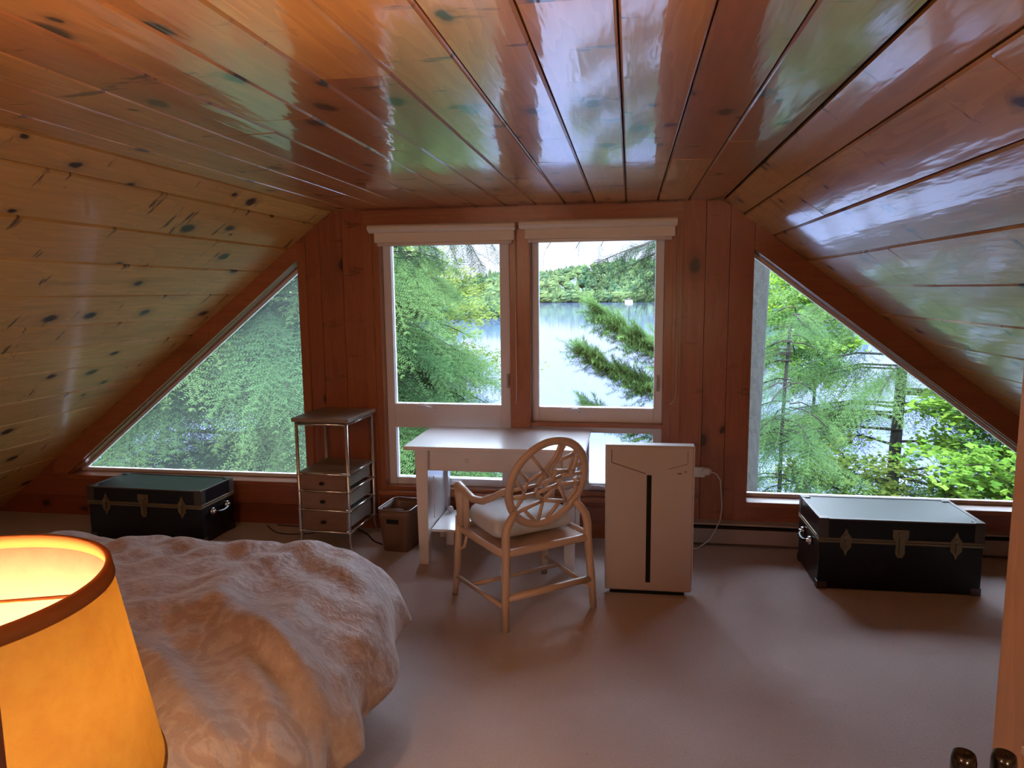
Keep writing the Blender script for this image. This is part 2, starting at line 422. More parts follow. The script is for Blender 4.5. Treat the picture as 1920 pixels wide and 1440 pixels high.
# ------------------------------------------------------------------ ceiling boards
def boards(mb, pts, nrm, y0, y1, joints=True):
    """courses between consecutive cross-section points, running along Y; nrm points out of the room"""
    nx, nz = nrm
    for (xa, za), (xb, zb) in zip(pts[:-1], pts[1:]):
        L = math.hypot(xb - xa, zb - za); tx, tz = (xb - xa) / L, (zb - za) / L
        cuts = [y0]; y = y0 + rnd.uniform(.6, 2.6)
        while joints and y < y1 - .25:
            cuts.append(y); y += rnd.uniform(1.5, 3.2)
        cuts.append(y1)
        for ya, yb in zip(cuts[:-1], cuts[1:]):
            r = rnd.random(); off = rnd.uniform(-.0012, .0012); tilt = rnd.uniform(-.0015, .0015)
            prof = [(.002, .022), (.002, .009), (.008, 0 + off + tilt), (L / 2, off - .0012), (L - .008, off - tilt), (L - .002, .009), (L - .002, .022)]
            base = len(mb.v); e = .0008
            for yy in (ya + e, yb - e):
                for s_, h in prof:
                    mb.vert((xa + tx * s_ + nx * h, yy, za + tz * s_ + nz * h), (yy + r * 31, s_ + r * 17, r))
            n = len(prof)
            for i in range(n - 1):
                mb.face([base + i, base + i + 1, base + n + i + 1, base + n + i], False)
            mb.face([base + i for i in range(n)][::-1]); mb.face([base + n + i for i in range(n)])

flat_x = [BL, -1.877, -1.632, -1.447, -1.237, -1.015, -.817, -.617, -.425, -.233, -.032, .166, .361, BR]
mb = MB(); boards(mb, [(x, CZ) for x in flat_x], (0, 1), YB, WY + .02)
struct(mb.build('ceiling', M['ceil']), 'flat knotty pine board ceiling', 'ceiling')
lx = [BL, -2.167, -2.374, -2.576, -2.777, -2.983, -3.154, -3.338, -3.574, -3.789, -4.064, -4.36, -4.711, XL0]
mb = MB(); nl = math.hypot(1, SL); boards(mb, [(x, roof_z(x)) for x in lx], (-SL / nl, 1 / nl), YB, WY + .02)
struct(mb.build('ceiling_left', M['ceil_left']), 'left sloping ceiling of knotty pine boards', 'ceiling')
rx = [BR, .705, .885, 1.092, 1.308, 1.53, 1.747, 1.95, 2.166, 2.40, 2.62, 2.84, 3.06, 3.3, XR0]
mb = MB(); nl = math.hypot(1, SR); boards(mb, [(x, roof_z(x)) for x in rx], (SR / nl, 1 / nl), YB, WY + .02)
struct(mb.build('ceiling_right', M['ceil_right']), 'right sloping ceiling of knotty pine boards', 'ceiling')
# dark roof shell over the boards
o_ = .024
shell = [(XL0 - .5, -.12 - .2), (XL0 - .05, 0), (BL - .012, CZ + o_), (BR + .012, CZ + o_), (XR0 + .05, 0), (XR0 + .5, -.32),
         (XR0 + .7, -.32), (BR + .08, CZ + .18), (BL - .08, CZ + .18), (XL0 - .7, -.32)]
mb = MB(); n = len(shell); base = 0
for t in (YB - .2, WY + .165):
    for p in shell: mb.vert((p[0], t, p[1]))
for i in range(n):
    j = (i + 1) % n; mb.face([i, j, n + j, n + i])
for a, b, c, d in ((0, 1, 8, 9), (1, 2, 8, 8), (2, 3, 7, 8), (3, 4, 6, 7), (4, 5, 6, 6)):
    q = list(dict.fromkeys((a, b, c, d)))
    mb.face(q); mb.face([n + i for i in q][::-1])
struct(mb.build('roof', M['gap']), 'roof above the boards', 'roof')

# ------------------------------------------------------------------ gable wall
OLX, OLT, OLB, OLC = -2.31, 1.93, .325, -4.30     # left triangular opening: right edge, top, bottom, left corner
ORX, ORT, ORB, ORC = .775, 1.945, .30, 2.93
def vplanks(mb, x0, x1, zb, ztf, n, y0=WY, y1=WY + .03):
    w = (x1 - x0) / n
    for i in range(n):
        a, b = x0 + i * w + .0015, x0 + (i + 1) * w - .0015
        r = rnd.random(); P = []; B = []
        for yy in (y0, y1):
            for (xx, zz) in ((a, zb), (b, zb), (b, ztf(b)), (a, ztf(a))):
                P.append((xx, yy, zz)); B.append((zz + r * 31, xx - a + r * 9, r))
        mb.hexa([P[0], P[1], P[5], P[4], P[3], P[2], P[6], P[7]], [B[0], B[1], B[5], B[4], B[3], B[2], B[6], B[7]])
mb = MB()
vplanks(mb, OLX, -1.815, 0, roof_z, 3)
vplanks(mb, .325, ORX, 0, roof_z, 3)
vplanks(mb, -1.815, .325, 2.19, roof_z, 8)
# below the centre window, horizontal boards
for z0, z1 in ((0, .10), (.10, .225)):
    mb.box((-1.815, WY, z0 + .001), (.325, WY + .03, z1 - .001), grain=0)
mb.box((-1.815, WY, .226), (.325, WY + .03, .262), grain=0)
# under both triangles
for x0, x1, zt in ((XL0, OLX, OLB - .01), (ORX, XR0, ORB - .01)):
    for z0, z1 in ((0, .15), (.15, zt)):
        xa = x0 if x0 > -4 else BL - (CZ - z0) / SL; xb = x1 if x1 < 3 else BR + (CZ - z0) / SR
        xa2 = x0 if x0 > -4 else BL - (CZ - z1) / SL; xb2 = x1 if x1 < 3 else BR + (CZ - z1) / SR
        mb.prism([(xa, z0 + .001), (xb, z0 + .001), (xb2, z1 - .001), (xa2, z1 - .001)], 'xz', WY, WY + .03, grain=0)
# slivers outside the triangle corners
mb.prism([(BL - (CZ - OLB + .01) / SL, OLB - .01), (OLC, OLB - .01), (OLC, roof_z(OLC))], 'xz', WY, WY + .03)
mb.prism([(ORC, ORB - .01), (BR + (CZ - ORB + .01) / SR, ORB - .01), (ORC, roof_z(ORC))], 'xz', WY, WY + .03)
struct(mb.build('wall_back', M['wall']), 'gable wall of knotty pine planks', 'wall')
# solid wall core behind the planks (window recesses left open)
mb = MB(); y0, y1 = WY + .03, WY + .16
mb.box((OLX + .0, y0, -.1), (-1.815 + .06, y1, CZ + .1)); mb.box((.325 - .06, y0, -.1), (ORX, y1, CZ + .1))
mb.box((-1.76, y0, 2.12), (.27, y1, CZ + .1)); mb.box((-1.76, y0, -.1), (.27, y1, .262))
mb.box((XL0 - .3, y0, -.1), (OLX, y1, OLB - .01)); mb.box((ORX, y0, -.1), (XR0 + .3, y1, ORB - .01))
mb.prism([(XL0 - .3, OLB - .01), (OLC, OLB - .01), (OLX, OLT), (OLX, CZ + .1), (BL - .1, CZ + .1)], 'xz', y0, y1)
mb.prism([(ORC, ORB - .01), (XR0 + .3, ORB - .01), (BR + .1, CZ + .1), (ORX, CZ + .1), (ORX, ORT)], 'xz', y0, y1)
struct(mb.build('wall_back_core', M['trim']), 'gable wall framing', 'wall')
# rake boards along the slopes
mb = MB()
mb.prism([(OLC, OLB), (OLX, OLT), (OLX, roof_z(OLX) - .002), (OLC - .1, roof_z(OLC - .1) - .002), (OLC - .1, OLB)], 'xz', WY - .012, WY + .03, grain=0)
struct(mb.build('trim_1', M['trim']), 'sloping pine trim above the left triangle window', 'trim')
mb = MB()
mb.prism([(ORX, ORT), (ORC, ORB), (ORC + .1, ORB), (ORC + .1, roof_z(ORC + .1) - .002), (ORX, roof_z(ORX) - .002)], 'xz', WY - .012, WY + .03, grain=0)
struct(mb.build('trim_2', M['trim']), 'sloping pine trim above the right triangle window', 'trim')
# window casing boards
mb = MB(); mb.box((OLX - .0, WY - .014, .325), (OLX + .062, WY, roof_z(OLX) - .01), grain=2)
struct(mb.build('trim_3', M['trim']), 'upright pine trim beside the left triangle window', 'trim')
mb = MB(); mb.box((-1.818, WY - .018, .12), (-1.758, WY + .005, 2.19), grain=2); mb.box((-1.758, WY - .004, .26), (-1.712, WY + .10, 2.13), grain=2)
struct(mb.build('trim_4', M['trim']), 'left pine casing of the centre window', 'trim')
mb = MB(); mb.box((.272, WY - .018, .12), (.33, WY + .005, 2.19), grain=2); mb.box((.222, WY - .004, .26), (.272, WY + .10, 2.13), grain=2)
struct(mb.build('trim_5', M['trim']), 'right pine casing of the centre window', 'trim')
mb = MB(); mb.box((-1.818, WY - .02, 2.13), (.33, WY + .005, 2.25), grain=0)
struct(mb.build('trim_6', M['trim']), 'pine head casing above the centre window', 'trim')
mb = MB(); mb.box((-.80, WY - .015, .765), (-.662, WY + .10, 2.13), grain=2)
struct(mb.build('trim_7', M['trim'], bevel=.004), 'pine mullion post between the two tall windows', 'trim')
mb = MB(); mb.box((-1.765, WY - .03, .262), (.275, WY + .09, .29), grain=0); mb.box((-1.765, WY + .01, .29), (.275, WY + .09, .318), grain=0)
struct(mb.build('trim_8', M['trim'], bevel=.004), 'pine sill under the centre window', 'trim')

# ------------------------------------------------------------------ centre windows
def frame_rect(mb, x0, x1, z0, z1, w, y0, y1, wl=None, wr=None, wb=None, wt=None):
    wl = w if wl is None else wl; wr = w if wr is None else wr; wb = w if wb is None else wb; wt = w if wt is None else wt
    mb.box((x0, y0, z0), (x0 + wl, y1, z1)); mb.box((x1 - wr, y0, z0), (x1, y1, z1))
    mb.box((x0 + wl, y0, z0), (x1 - wr, y1, z0 + wb)); mb.box((x0 + wl, y0, z1 - wt), (x1 - wr, y1, z1))
def crank(parent, x, z, y):
    m = MB(); m.box((x - .055, y - .018, z - .01), (x + .055, y, z + .012)); m.tube([(x - .05, y - .024, z + .008), (x, y - .03, z + .014), (x + .06, y - .028, z - .006)], .006, 8)
    m.ball((x + .062, y - .028, z - .008), .010, 8)
    return m.build('crank_handle', M['vinyl'], parent)
def latch(parent, x, z0, z1, y):
    m = MB(); m.box((x - .010, y - .012, z0), (x + .010, y, z1)); m.box((x - .006, y - .03, z0 + .02), (x + .006, y - .012, z1 - .02))
    return m.build('sash_lock', M['heater'], parent)
GY = 4.92; FY = 4.875
# left unit
w1 = bpy.data.objects.new('window_1', None); C.objects.link(w1); struct(w1, 'tall white framed window on the left of the centre pair', 'window')
mb = MB()
mb.box((-1.712, FY, .318), (-1.655, FY + .07, 2.12)); mb.box((-.882, FY, .318), (-.80, FY + .07, 2.12))
mb.box((-1.655, FY, .735), (-.882, FY + .07, .908)); mb.box((-1.655, FY, .318), (-.882, FY + .07, .368)); mb.box((-1.655, FY, 2.055), (-.882, FY + .07, 2.12))
mb.build('frame', M['vinyl'], w1, bevel=.004)
mb = MB(); mb.box((-1.66, GY, .905), (-.878, GY + .005, 2.058)); mb.build('upper_pane', M['glass'], w1)
mb = MB(); mb.box((-1.66, GY, .365), (-.878, GY + .005, .738)); mb.build('lower_pane', M['glass'], w1)
crank(w1, -1.43, .885, FY); latch(w1, -.828, 1.03, 1.13, FY); crank(w1, -1.22, .345, FY)
# right unit
w2 = bpy.data.objects.new('window_2', None); C.objects.link(w2); struct(w2, 'tall white framed window on the right of the centre pair', 'window')
mb = MB(); frame_rect(mb, -.662, .222, .80, 2.12, .06, FY, FY + .07, wl=.045, wr=.058, wb=.10, wt=.064); mb.build('upper_frame', M['vinyl'], w2, bevel=.004)
mb = MB(); frame_rect(mb, -.80, .222, .318, .775, .06, FY, FY + .07, wl=.53, wr=.06, wb=.05, wt=.05); mb.build('lower_frame', M['vinyl'], w2, bevel=.004)
mb = MB(); mb.box((-.62, GY, .898), (.166, GY + .005, 2.058)); mb.build('upper_pane', M['glass'], w2)
mb = MB(); mb.box((-.275, GY, .365), (.166, GY + .005, .727)); mb.build('lower_pane', M['glass'], w2)
crank(w2, -.40, .885, FY); latch(w2, .19, 1.02, 1.13, FY); crank(w2, -.2, .345, FY)
mb = MB(); mb.box((-.662, WY + .01, .775), (.222, FY + .07, .80), grain=0); struct(mb.build('trim_9', M['trim']), 'pine ledge under the right tall window', 'trim')
# triangles
def tri_window(name, pts, glass, label, sill, sx):
    w = bpy.data.objects.new(name, None); C.objects.link(w); struct(w, label, 'window')
    cx = sum(p[0] for p in pts) / 3; cz = sum(p[1] for p in pts) / 3
    # offset the outline inward by t
    def inset(t):
        out = []; n = len(pts)
        L = []
        for i in range(n):
            a, b = pts[i], pts[(i + 1) % n]
            dx, dz = b[0] - a[0], b[1] - a[1]; l = math.hypot(dx, dz); nx, nz = -dz / l, dx / l
            if nx * (cx - a[0]) + nz * (cz - a[1]) < 0: nx, nz = -nx, -nz
            L.append(((a[0] + nx * t, a[1] + nz * t), (dx / l, dz / l)))
        for i in range(n):
            (p, d), (q, e) = L[i - 1], L[i]
            den = d[0] * e[1] - d[1] * e[0]; s_ = ((q[0] - p[0]) * e[1] - (q[1] - p[1]) * e[0]) / den
            out.append((p[0] + d[0] * s_, p[1] + d[1] * s_))
        return out
    inn = inset(.022)
    m = MB()
    for i in range(3):
        j = (i + 1) % 3
        m.prism([pts[i], pts[j], inn[j], inn[i]], 'xz', 4.93, 4.965)
    m.build('glazing_bead', M['vinyl'], w)
    m = MB(); o2 = inset(.01); m.prism(o2, 'xz', 4.945, 4.95); m.build('pane', glass, w)
    m = MB(); m.box(*sill, grain=0); m.build('window_sill', M['trim'], w, bevel=.004)
    return w
tri_window('window_3', [(OLC, OLB), (OLX, OLB), (OLX, OLT)], M['glass_hazy'], 'left triangular window under the roof slope', ((OLC + .0, WY - .016, OLB - .034), (OLX, WY + .14, OLB - .001)), 1)
tri_window('window_4', [(ORX, ORB), (ORC, ORB), (ORX, ORT)], M['glass'], 'right triangular window under the roof slope', ((ORX, WY - .016, ORB - .034), (ORC, WY + .14, ORB - .001)), 1)

# other walls that close the room
mb = MB(); mb.prism([(XL0 - .3, -.1), (XR0 + .3, -.1), (BR, CZ + .1), (BL, CZ + .1)], 'xz', YB - .1, YB, grain=0)
struct(mb.build('wall_front', M['wall']), 'pine wall behind the camera', 'wall')
# right-hand partition with its end post
pw = MB()
for i in range(12):
    a = .70 + i * .22; b = a + .216
    pw.prism([(a, 0), (b, 0), (b, roof_z(b) - .003), (a, roof_z(a) - .003)], 'xz', 1.302, 1.36, grain=2)
struct(pw.build('wall_right', M['trim']), 'orange pine partition wall at the right edge', 'wall')
mb = MB(); mb.box((.692, 1.30, 0), (.7005, 1.40, roof_z(.70) - .003), grain=2)
struct(mb.build('trim_10', M['door'], bevel=.003), 'plain pine end post of the right partition', 'trim')
mb = MB(); mb.box((-.60, .42, 0), (-.533, .50, CZ - .003), grain=2)
struct(mb.build('trim_11', M['darkwood'], bevel=.003), 'dark wooden post at the left edge', 'trim')

# ------------------------------------------------------------------ roller blinds
def blind(x0, x1, zt, label, cordx, curl):
    r = thing('roller_blind', label, 'blind', ((x0 + x1) / 2, WY - .02, zt - .12))
    T = Matrix.Translation(-Vector(((x0 + x1) / 2, WY - .02, zt - .12)))
    m = MB(); y = WY - .018
    prof = [(y, zt), (y - .075, zt), (y - .088, zt - .012), (y - .088, zt - .028), (y - .07, zt - .04), (y - .058, zt - .05), (y, zt - .05)]
    m.prism(prof, 'yz', x0, x1); o = m.build('cornice', M['blind'], r); o.data.transform(T)
    m = MB(); m.box((x0 + .035, y - .05, zt - .115), (x1 - .012, y - .004, zt - .05)); o = m.build('valance', M['blind'], r, bevel=.004); o.data.transform(T)
    m = MB(); m.tube([(x0 + .05, y - .022, zt - .125), (x1 - .03, y - .022, zt - .125)], .014, 10); o = m.build('hem_bar', M['blind'], r); o.data.transform(T)
    m = MB(); z1 = .94
    pts = [(cordx, y - .03, zt - .06), (cordx + .002, y - .03, 1.5), (cordx + .004, y - .03, 1.1)]
    pts += [(cordx + .003, y - .03, 1.0), (cordx - .012, y - .032, .965), (cordx - .035, y - .034, .95)] if curl else [(cordx + .002, y - .03, z1)]
    m.tube(pts, .0028, 6); o = m.build('pull_cord', M['cord'], r); o.data.transform(T)
    return r
blind(-1.755, -.748, 2.148, 'beige roller blind rolled up above the left tall window', -.757, False)
blind(-.722, .29, 2.152, 'beige roller blind rolled up above the right tall window', .297, True)

# ------------------------------------------------------------------ baseboard heater, outlet, vent plate
h = thing('baseboard_heater', 'long cream baseboard heater along the wall under the right triangular window', 'heater', (1.8, WY, 0))
m = MB(); m.box((-1.42, -.052, .02), (1.42, -.045, .12)); m.build('front_cover', M['heater'], h, bevel=.004)
m = MB(); m.prism([(0, .168), (-.06, .160), (-.062, .150), (0, .156)], 'yz', -1.42, 1.42); m.build('top_cover', M['heater'], h)
m = MB(); m.box((-1.41, -.035, .03), (1.41, -.004, .13)); m.build('heating_element', M['gap'], h)
for x in (-1.42, 1.40):
    m = MB(); m.box((x, -.06, .0), (x + .02, 0, .166)); m.build('end_cap', M['heater'], h)
o = thing('wall_outlet', 'white power outlet block with a plugged cord beside the tall white box', 'outlet', (.475, WY, .50))
m = MB(); m.box((-.075, -.03, -.04), (.03, 0, .03)); m.ball((.035, -.02, 0), .032, 10, (1.3, .7, .9)); m.build('body', M['plastic'], o, bevel=.006)
m = MB(); m.tube([(.06, -.025, .004), (.10, -.04, -.01), (.125, -.05, -.05), (.13, -.06, -.12), (.135, -.085, -.22), (.125, -.09, -.30), (.10, -.10, -.36), (.06, -.12, -.43), (-.02, -.14, -.49), (-.10, -.15, -.494)], .0045, 8); m.build('cord', M['cord'], o)
o = thing('wall_vent', 'small white slotted plate on the wall behind the drawer tower', 'vent', (-2.0, WY, .44))
m = MB(); m.box((-.075, -.028, -.05), (.075, 0, .02)); 
for i in range(4): m.box((-.075 + i * .0417, -.028, .02), (-.052 + i * .0417, 0, .07))
m.build('slotted_plate', M['plastic'], o, bevel=.004)
m = MB(); m.box((-.07, -.008, .02), (.07, -.0005, .066)); m.build('backing', M['gap'], o)

# ------------------------------------------------------------------ footlocker trunks
def trunk(label, loc, rz, L, D, H, handle_right=True):
    t = thing('footlocker', label, 'trunk', loc, rz, None)
    lidz = H * .70
    m = MB(); m.box((-L / 2, -D / 2, .004), (L / 2, D / 2, lidz)); m.build('body', M['black'], t, bevel=.006)
    m = MB(); m.box((-L / 2, -D / 2, lidz + .004), (L / 2, D / 2, H)); lid = m.build('lid', M['black'], t, bevel=.006)
    # brass valance strips where lid meets body
    m = MB(); e = .004
    for z0, z1 in ((lidz - .012, lidz + .001), (lidz + .003, lidz + .016)):
        m.box((-L / 2 - e, -D / 2 - e, z0), (L / 2 + e, -D / 2 + .002, z1)); m.box((L / 2 - .002, -D / 2 + .002, z0), (L / 2 + e, D / 2 + e, z1)); m.box((-L / 2 - e, -D / 2 + .002, z0), (-L / 2 + .002, D / 2 + e, z1))
    m.build('valance', M['brass'], t, bevel=.0015)
    # edge binding on the lid and the uprights
    m = MB(); b = .016; e = .003
    for sy in (-1, 1):
        y = sy * D / 2
        m.box((-L / 2 - e, min(y, y - sy * b) - (e if sy < 0 else 0), H - .006), (L / 2 + e, max(y, y - sy * b) + (e if sy > 0 else 0), H + e))
    for sx in (-1, 1):
        x = sx * L / 2
        m.box((min(x, x - sx * b) - (e if sx < 0 else 0), -D / 2 + b, H - .006), (max(x, x - sx * b) + (e if sx > 0 else 0), D / 2 - b, H + e))
    m.build('lid_binding', M['bind'], lid, bevel=.0015)
    for sx in (-1, 1):
        for sy in (-1, 1):
            x, y = sx * L / 2, sy * D / 2; e = .0035; k = .05
            for z0, z1 in ((.0, .045), (lidz + .014, H + .005)):
                m = MB(); m.box((x - (k if sx > 0 else e), y - (k if sy > 0 else e), z0), (x + (e if sx > 0 else k), y + (e if sy > 0 else k), z1)); m.build('corner_cap', M['bind'], t, bevel=.003)
    # hasps
    def hasp(x, w, big):
        m = MB(); y = -D / 2 - .006
        if big:
            m.prism([(x - w, lidz + .075), (x + w, lidz + .075), (x + w, lidz + .03), (x + w * .55, lidz + .005), (x + w * .6, lidz - .06), (x + w * .3, lidz - .085), (x - w * .3, lidz - .085), (x - w * .6, lidz - .06), (x - w * .55, lidz + .005), (x - w, lidz + .03)], 'xz', y, y + .004)
            m.box((x - .008, y - .012, lidz - .05), (x + .008, y, lidz + .04)); m.tube([(x, y - .008, lidz + .045), (x, y + .002, lidz + .045)], .017, 12)
            m.tube([(x, y - .006, lidz - .068), (x, y + .002, lidz - .068)], .012, 12)
        else:
            m.prism([(x, lidz + .075), (x + w * .4, lidz + .045), (x + w, lidz + .02), (x + w, lidz - .035), (x + w * .4, lidz - .055), (x, lidz - .085), (x - w * .4, lidz - .055), (x - w, lidz - .035), (x - w, lidz + .02), (x - w * .4, lidz + .045)], 'xz', y, y + .004)
            m.tube([(x, y - .012, lidz + .025), (x, y + .002, lidz + .025)], .014, 12); m.box((x - .005, y - .014, lidz - .045), (x + .005, y, lidz + .01))
        return m.build('lock_plate' if big else 'latch', M['brass'], t)
    hasp(0, .042, True); hasp(-L * .335, .03, False); hasp(L * .335, .03, False)
    for sx in (-1, 1):
        m = MB(); x = sx * (L / 2 + .008); z = lidz - .055
        for yy in (-.085, .085):
            m = MB(); m.tube([(sx * L / 2, yy, z), (x + sx * .014, yy, z)], .024, 14); m.tube([(sx * L / 2, yy, z), (x + sx * .028, yy, z)], .010, 10)
            fit = m.build('handle_mount', M['chrome'], t)
        m = MB(); m.tube([(x + sx * .012, -.085, z), (x + sx * .03, -.05, z - .012), (x + sx * .034, 0, z - .016), (x + sx * .03, .05, z - .012), (x + sx * .012, .085, z)], .011, 8); m.build('handle', M['black'], t)
    return t
trunk('black footlocker with brass latches under the left triangular window, beyond the bed', (-3.285, 4.505, 0), -.03, .88, .38, .375)
trunk('black footlocker with a bare sky-lit lid under the right triangular window', (1.495, 4.365, 0), .012, .856, .46, .412)

# ------------------------------------------------------------------ drawer tower
t = thing('drawer_tower', 'narrow metal framed drawer tower with open top shelf and three wooden drawers', 'drawer unit', (-1.965, 4.525, 0), -.045)
W2, D2 = .175, .205
def post(x, y):
    m = MB(); sx = 1 if x > 0 else -1; sy = 1 if y > 0 else -1
    m.tube([(x + sx * .012, y + sy * .012, 0), (x + sx * .002, y + sy * .002, .05), (x - sx * .004, y - sy * .004, .09), (x, y, .13), (x, y, .865)], [.005, .007, .009, .011, .011], 10)
    for z in (.13, .275, .405, .52): m.ball((x, y, z), .015, 10, (1, 1, .8))
    return m.build('post', M['steel'], t)
for x in (-W2, W2):
    for y in (-D2, D2): post(x, y)
for z in (.13, .275, .405, .52, .852):
    for y in (-D2, D2): m = MB(); m.tube([(-W2, y, z), (W2, y, z)], .0095, 8); m.build('rail', M['chrome'], t)
    for x in (-W2, W2): m = MB(); m.tube([(x, -D2, z), (x, D2, z)], .0095, 8); m.build('rail', M['chrome'], t)
m = MB()
for i in range(5):
    y0 = -.225 + i * .09; m.box((-.20, y0, .868), (.20, y0 + .0885, .893), grain=0)
m.build('top', M['slat'], t, bevel=.003)
m = MB()
for i in range(4):
    y0 = -.20 + i * .10; m.box((-.168, y0, .522), (.168, y0 + .098, .532), grain=0)
m.build('shelf', M['slat'], t)
for z0, z1 in ((.140, .268), (.285, .398), (.415, .513)):
    m = MB(); m.box((-.158, -.215, z0), (.158, -.20, z1), grain=0); d = m.build('drawer', M['drawer'], t, bevel=.003)
    m = MB(); m.box((-.156, -.20, z0 + .01), (.156, .195, z1 - .012)); m.build('drawer_box', M['canvas'], d, bevel=.004)
    m = MB(); zc = (z0 + z1) / 2; m.tube([(0, -.215, zc), (0, -.228, zc)], .008, 10); m.ball((0, -.232, zc), .012, 10, (1.6, .8, 1)); m.build('knob', M['knob'], d)
# black cords
def cord(name, label, pts, r=.004, mat='rubber'):
    m = MB(); P = [Vector(p) for p in pts]; Q = []
    for i in range(len(P) - 1):
        a, b, c, d = P[max(i - 1, 0)], P[i], P[i + 1], P[min(i + 2, len(P) - 1)]
        for k in range(6):
            s = k / 6; Q.append(.5 * ((2 * b) + (c - a) * s + (2 * a - 5 * b + 4 * c - d) * s * s + (3 * b - a - 3 * c + d) * s ** 3))
    Q.append(P[-1]); m.tube(Q, r, 6)
    return tag(m.build(name, M[mat]), label, 'cord')
cord('power_cord', 'thin black cord looping over the carpet between the left footlocker and the drawer tower', [(-2.62, 4.74, .005), (-2.50, 4.62, .005), (-2.38, 4.58, .005), (-2.22, 4.62, .005), (-2.18, 4.71, .005), (-2.32, 4.745, .005), (-2.55, 4.76, .005)])
cord('extension_cord', 'black cord on the carpet from the drawer tower to the brown wastebasket', [(-1.93, 4.76, .005), (-1.82, 4.66, .005), (-1.72, 4.53, .005), (-1.64, 4.47, .005)], .005)

# ------------------------------------------------------------------ wastebasket
t = thing('wastebasket', 'brown plastic rectangular wastebasket with handle slots beside the desk leg', 'wastebasket', (-1.502, 4.49, 0), -.10)
def rr(a, b, r, n=5):
    out = []
    for cx, cy, s in ((a - r, b - r, 0), (-a + r, b - r, 1), (-a + r, -b + r, 2), (a - r, -b + r, 3)):
        for k in range(n + 1):
            w = PI / 2 * (s + k / n); out.append((cx + r * math.cos(w), cy + r * math.sin(w)))
    return out
def ringmesh(levels, n_):
    m = MB(); base = 0
    for pts, z in levels:
        for p in pts: m.vert((p[0], p[1], z), (p[0], z, 0))
    for i in range(len(levels) - 1):
        for k in range(n_):
            k2 = (k + 1) % n_; m.face([i * n_ + k, i * n_ + k2, (i + 1) * n_ + k2, (i + 1) * n_ + k], True)
    return m
nn = 24
lv = [(rr(.092, .128, .045), .0), (rr(.095, .13, .045), .004), (rr(.108, .145, .045), .20), (rr(.115, .152, .045), .245), (rr(.115, .152, .045), .283),
      (rr(.111, .148, .043), .283), (rr(.109, .146, .043), .245), (rr(.102, .139, .043), .20), (rr(.090, .125, .043), .008)]
m = ringmesh(lv, nn); m.face([k for k in range(nn)][::-1]); m.face([8 * nn + k for k in range(nn)])
m.build('bin_body', M['bin'], t)
m = MB(); m.loop([(p[0], p[1], .284) for p in rr(.115, .152, .045)], .006, 8); m.build('rim', M['bin'], t)
for sy in (-1, 1):
    m = MB(); m.box((-.042, sy * .1515 - .0025, .195), (.042, sy * .1515 + .0025, .226)); m.build('handle_slot', M['slot'], t, bevel=.001)
    m = MB(); m.tube([(-.075, sy * .13, .29), (.07, sy * .13, .288)], .006, 8); m.build('handle_bar', M['bin'], t)

# ------------------------------------------------------------------ desk
t = thing('desk', 'white painted wooden desk with one drawer under the centre window', 'desk', (-.805, 4.46, 0), .006)
m = MB(); m.box((-.555, -.335, .742), (.555, .325, .766)); m.build('tabletop', M['desk'], t, bevel=.003)
m = MB(); m.box((-.48, -.255, .60), (.48, -.235, .742)); m.box((-.48, .24, .60), (.48, .26, .742)); m.box((-.49, -.25, .60), (-.47, .25, .742)); m.box((.47, -.25, .60), (.49, .25, .742))
m.build('apron', M['desk'], t)
m = MB(); m.box((-.405, -.268, .612), (.405, -.254, .735)); d = m.build('drawer', M['desk'], t, bevel=.002)
m = MB(); m.tube([(-.17, -.268, .675), (-.17, -.288, .675)], .006, 8); m.ball((-.17, -.292, .675), .011, 8); m.build('knob', M['desk'], d)
for x in (-.455, .455):
    for y in (-.255, .25):
        m = MB(); a, b = .041, .030
        P = [(x - b, y - b, 0), (x + b, y - b, 0), (x + b, y + b, 0), (x - b, y + b, 0), (x - a, y - a, .742), (x + a, y - a, .742), (x + a, y + a, .742), (x - a, y + a, .742)]
        m.hexa(P); m.build('leg', M['desk'], t, bevel=.004)
# low side shelf with two side slats
m = MB(); m.box((-.43, -.20, .185), (-.10, .22, .203)); m.build('shelf', M['desk'], t, bevel=.003)
m = MB(); m.box((-.448, -.215, .20), (-.436, -.10, .60)); m.box((-.448, -.075, .20), (-.436, .215, .60)); m.box((-.448, -.10, .52), (-.436, -.075, .60)); m.box((-.448, -.10, .20), (-.436, -.075, .24)); m.build('side_panel', M['desk'], t)
m = MB(); m.box((-.41, .07, .0), (-.35, .13, .185)); m.build('shelf_foot', M['desk'], t, bevel=.008)
m = MB(); m.ball((-.39, .16, .225), .022, 10); m.build('shelf_knob', M['desk'], t)

# ------------------------------------------------------------------ white box
t = thing('storage_box', 'tall white cardboard box standing on end with a black vertical slot', 'box', (.112, 4.03, 0), .02)
m = MB(); m.box((-.24, -.125, .022), (.24, -.055, .852)); m.build('body', M['card'], t, bevel=.012, seg=3)
m = MB(); m.box((-.21, -.11, .0), (.20, -.065, .022)); m.build('base', M['slot'], t)
m = MB(); m.box((-.013, -.1268, .075), (.013, -.1245, .69)); m.build('slot', M['slot'], t)
m = MB()
def seg(m, a, b, w=.0022, y=-.1262):
    dx, dz = b[0] - a[0], b[1] - a[1]; l = math.hypot(dx, dz); nx, nz = -dz / l * w, dx / l * w
    m.prism([(a[0] - nx, a[1] - nz), (b[0] - nx, b[1] - nz), (b[0] + nx, b[1] + nz), (a[0] + nx, a[1] + nz)], 'xz', y, y + .002)
seg(m, (-.205, .83), (-.205, .757)); seg(m, (-.205, .757), (-.018, .697)); m.build('flap_outline', M['line'], t); m = MB()
seg(m, (.205, .83), (.205, .757), .0012); seg(m, (.205, .757), (.10, .725), .0012)
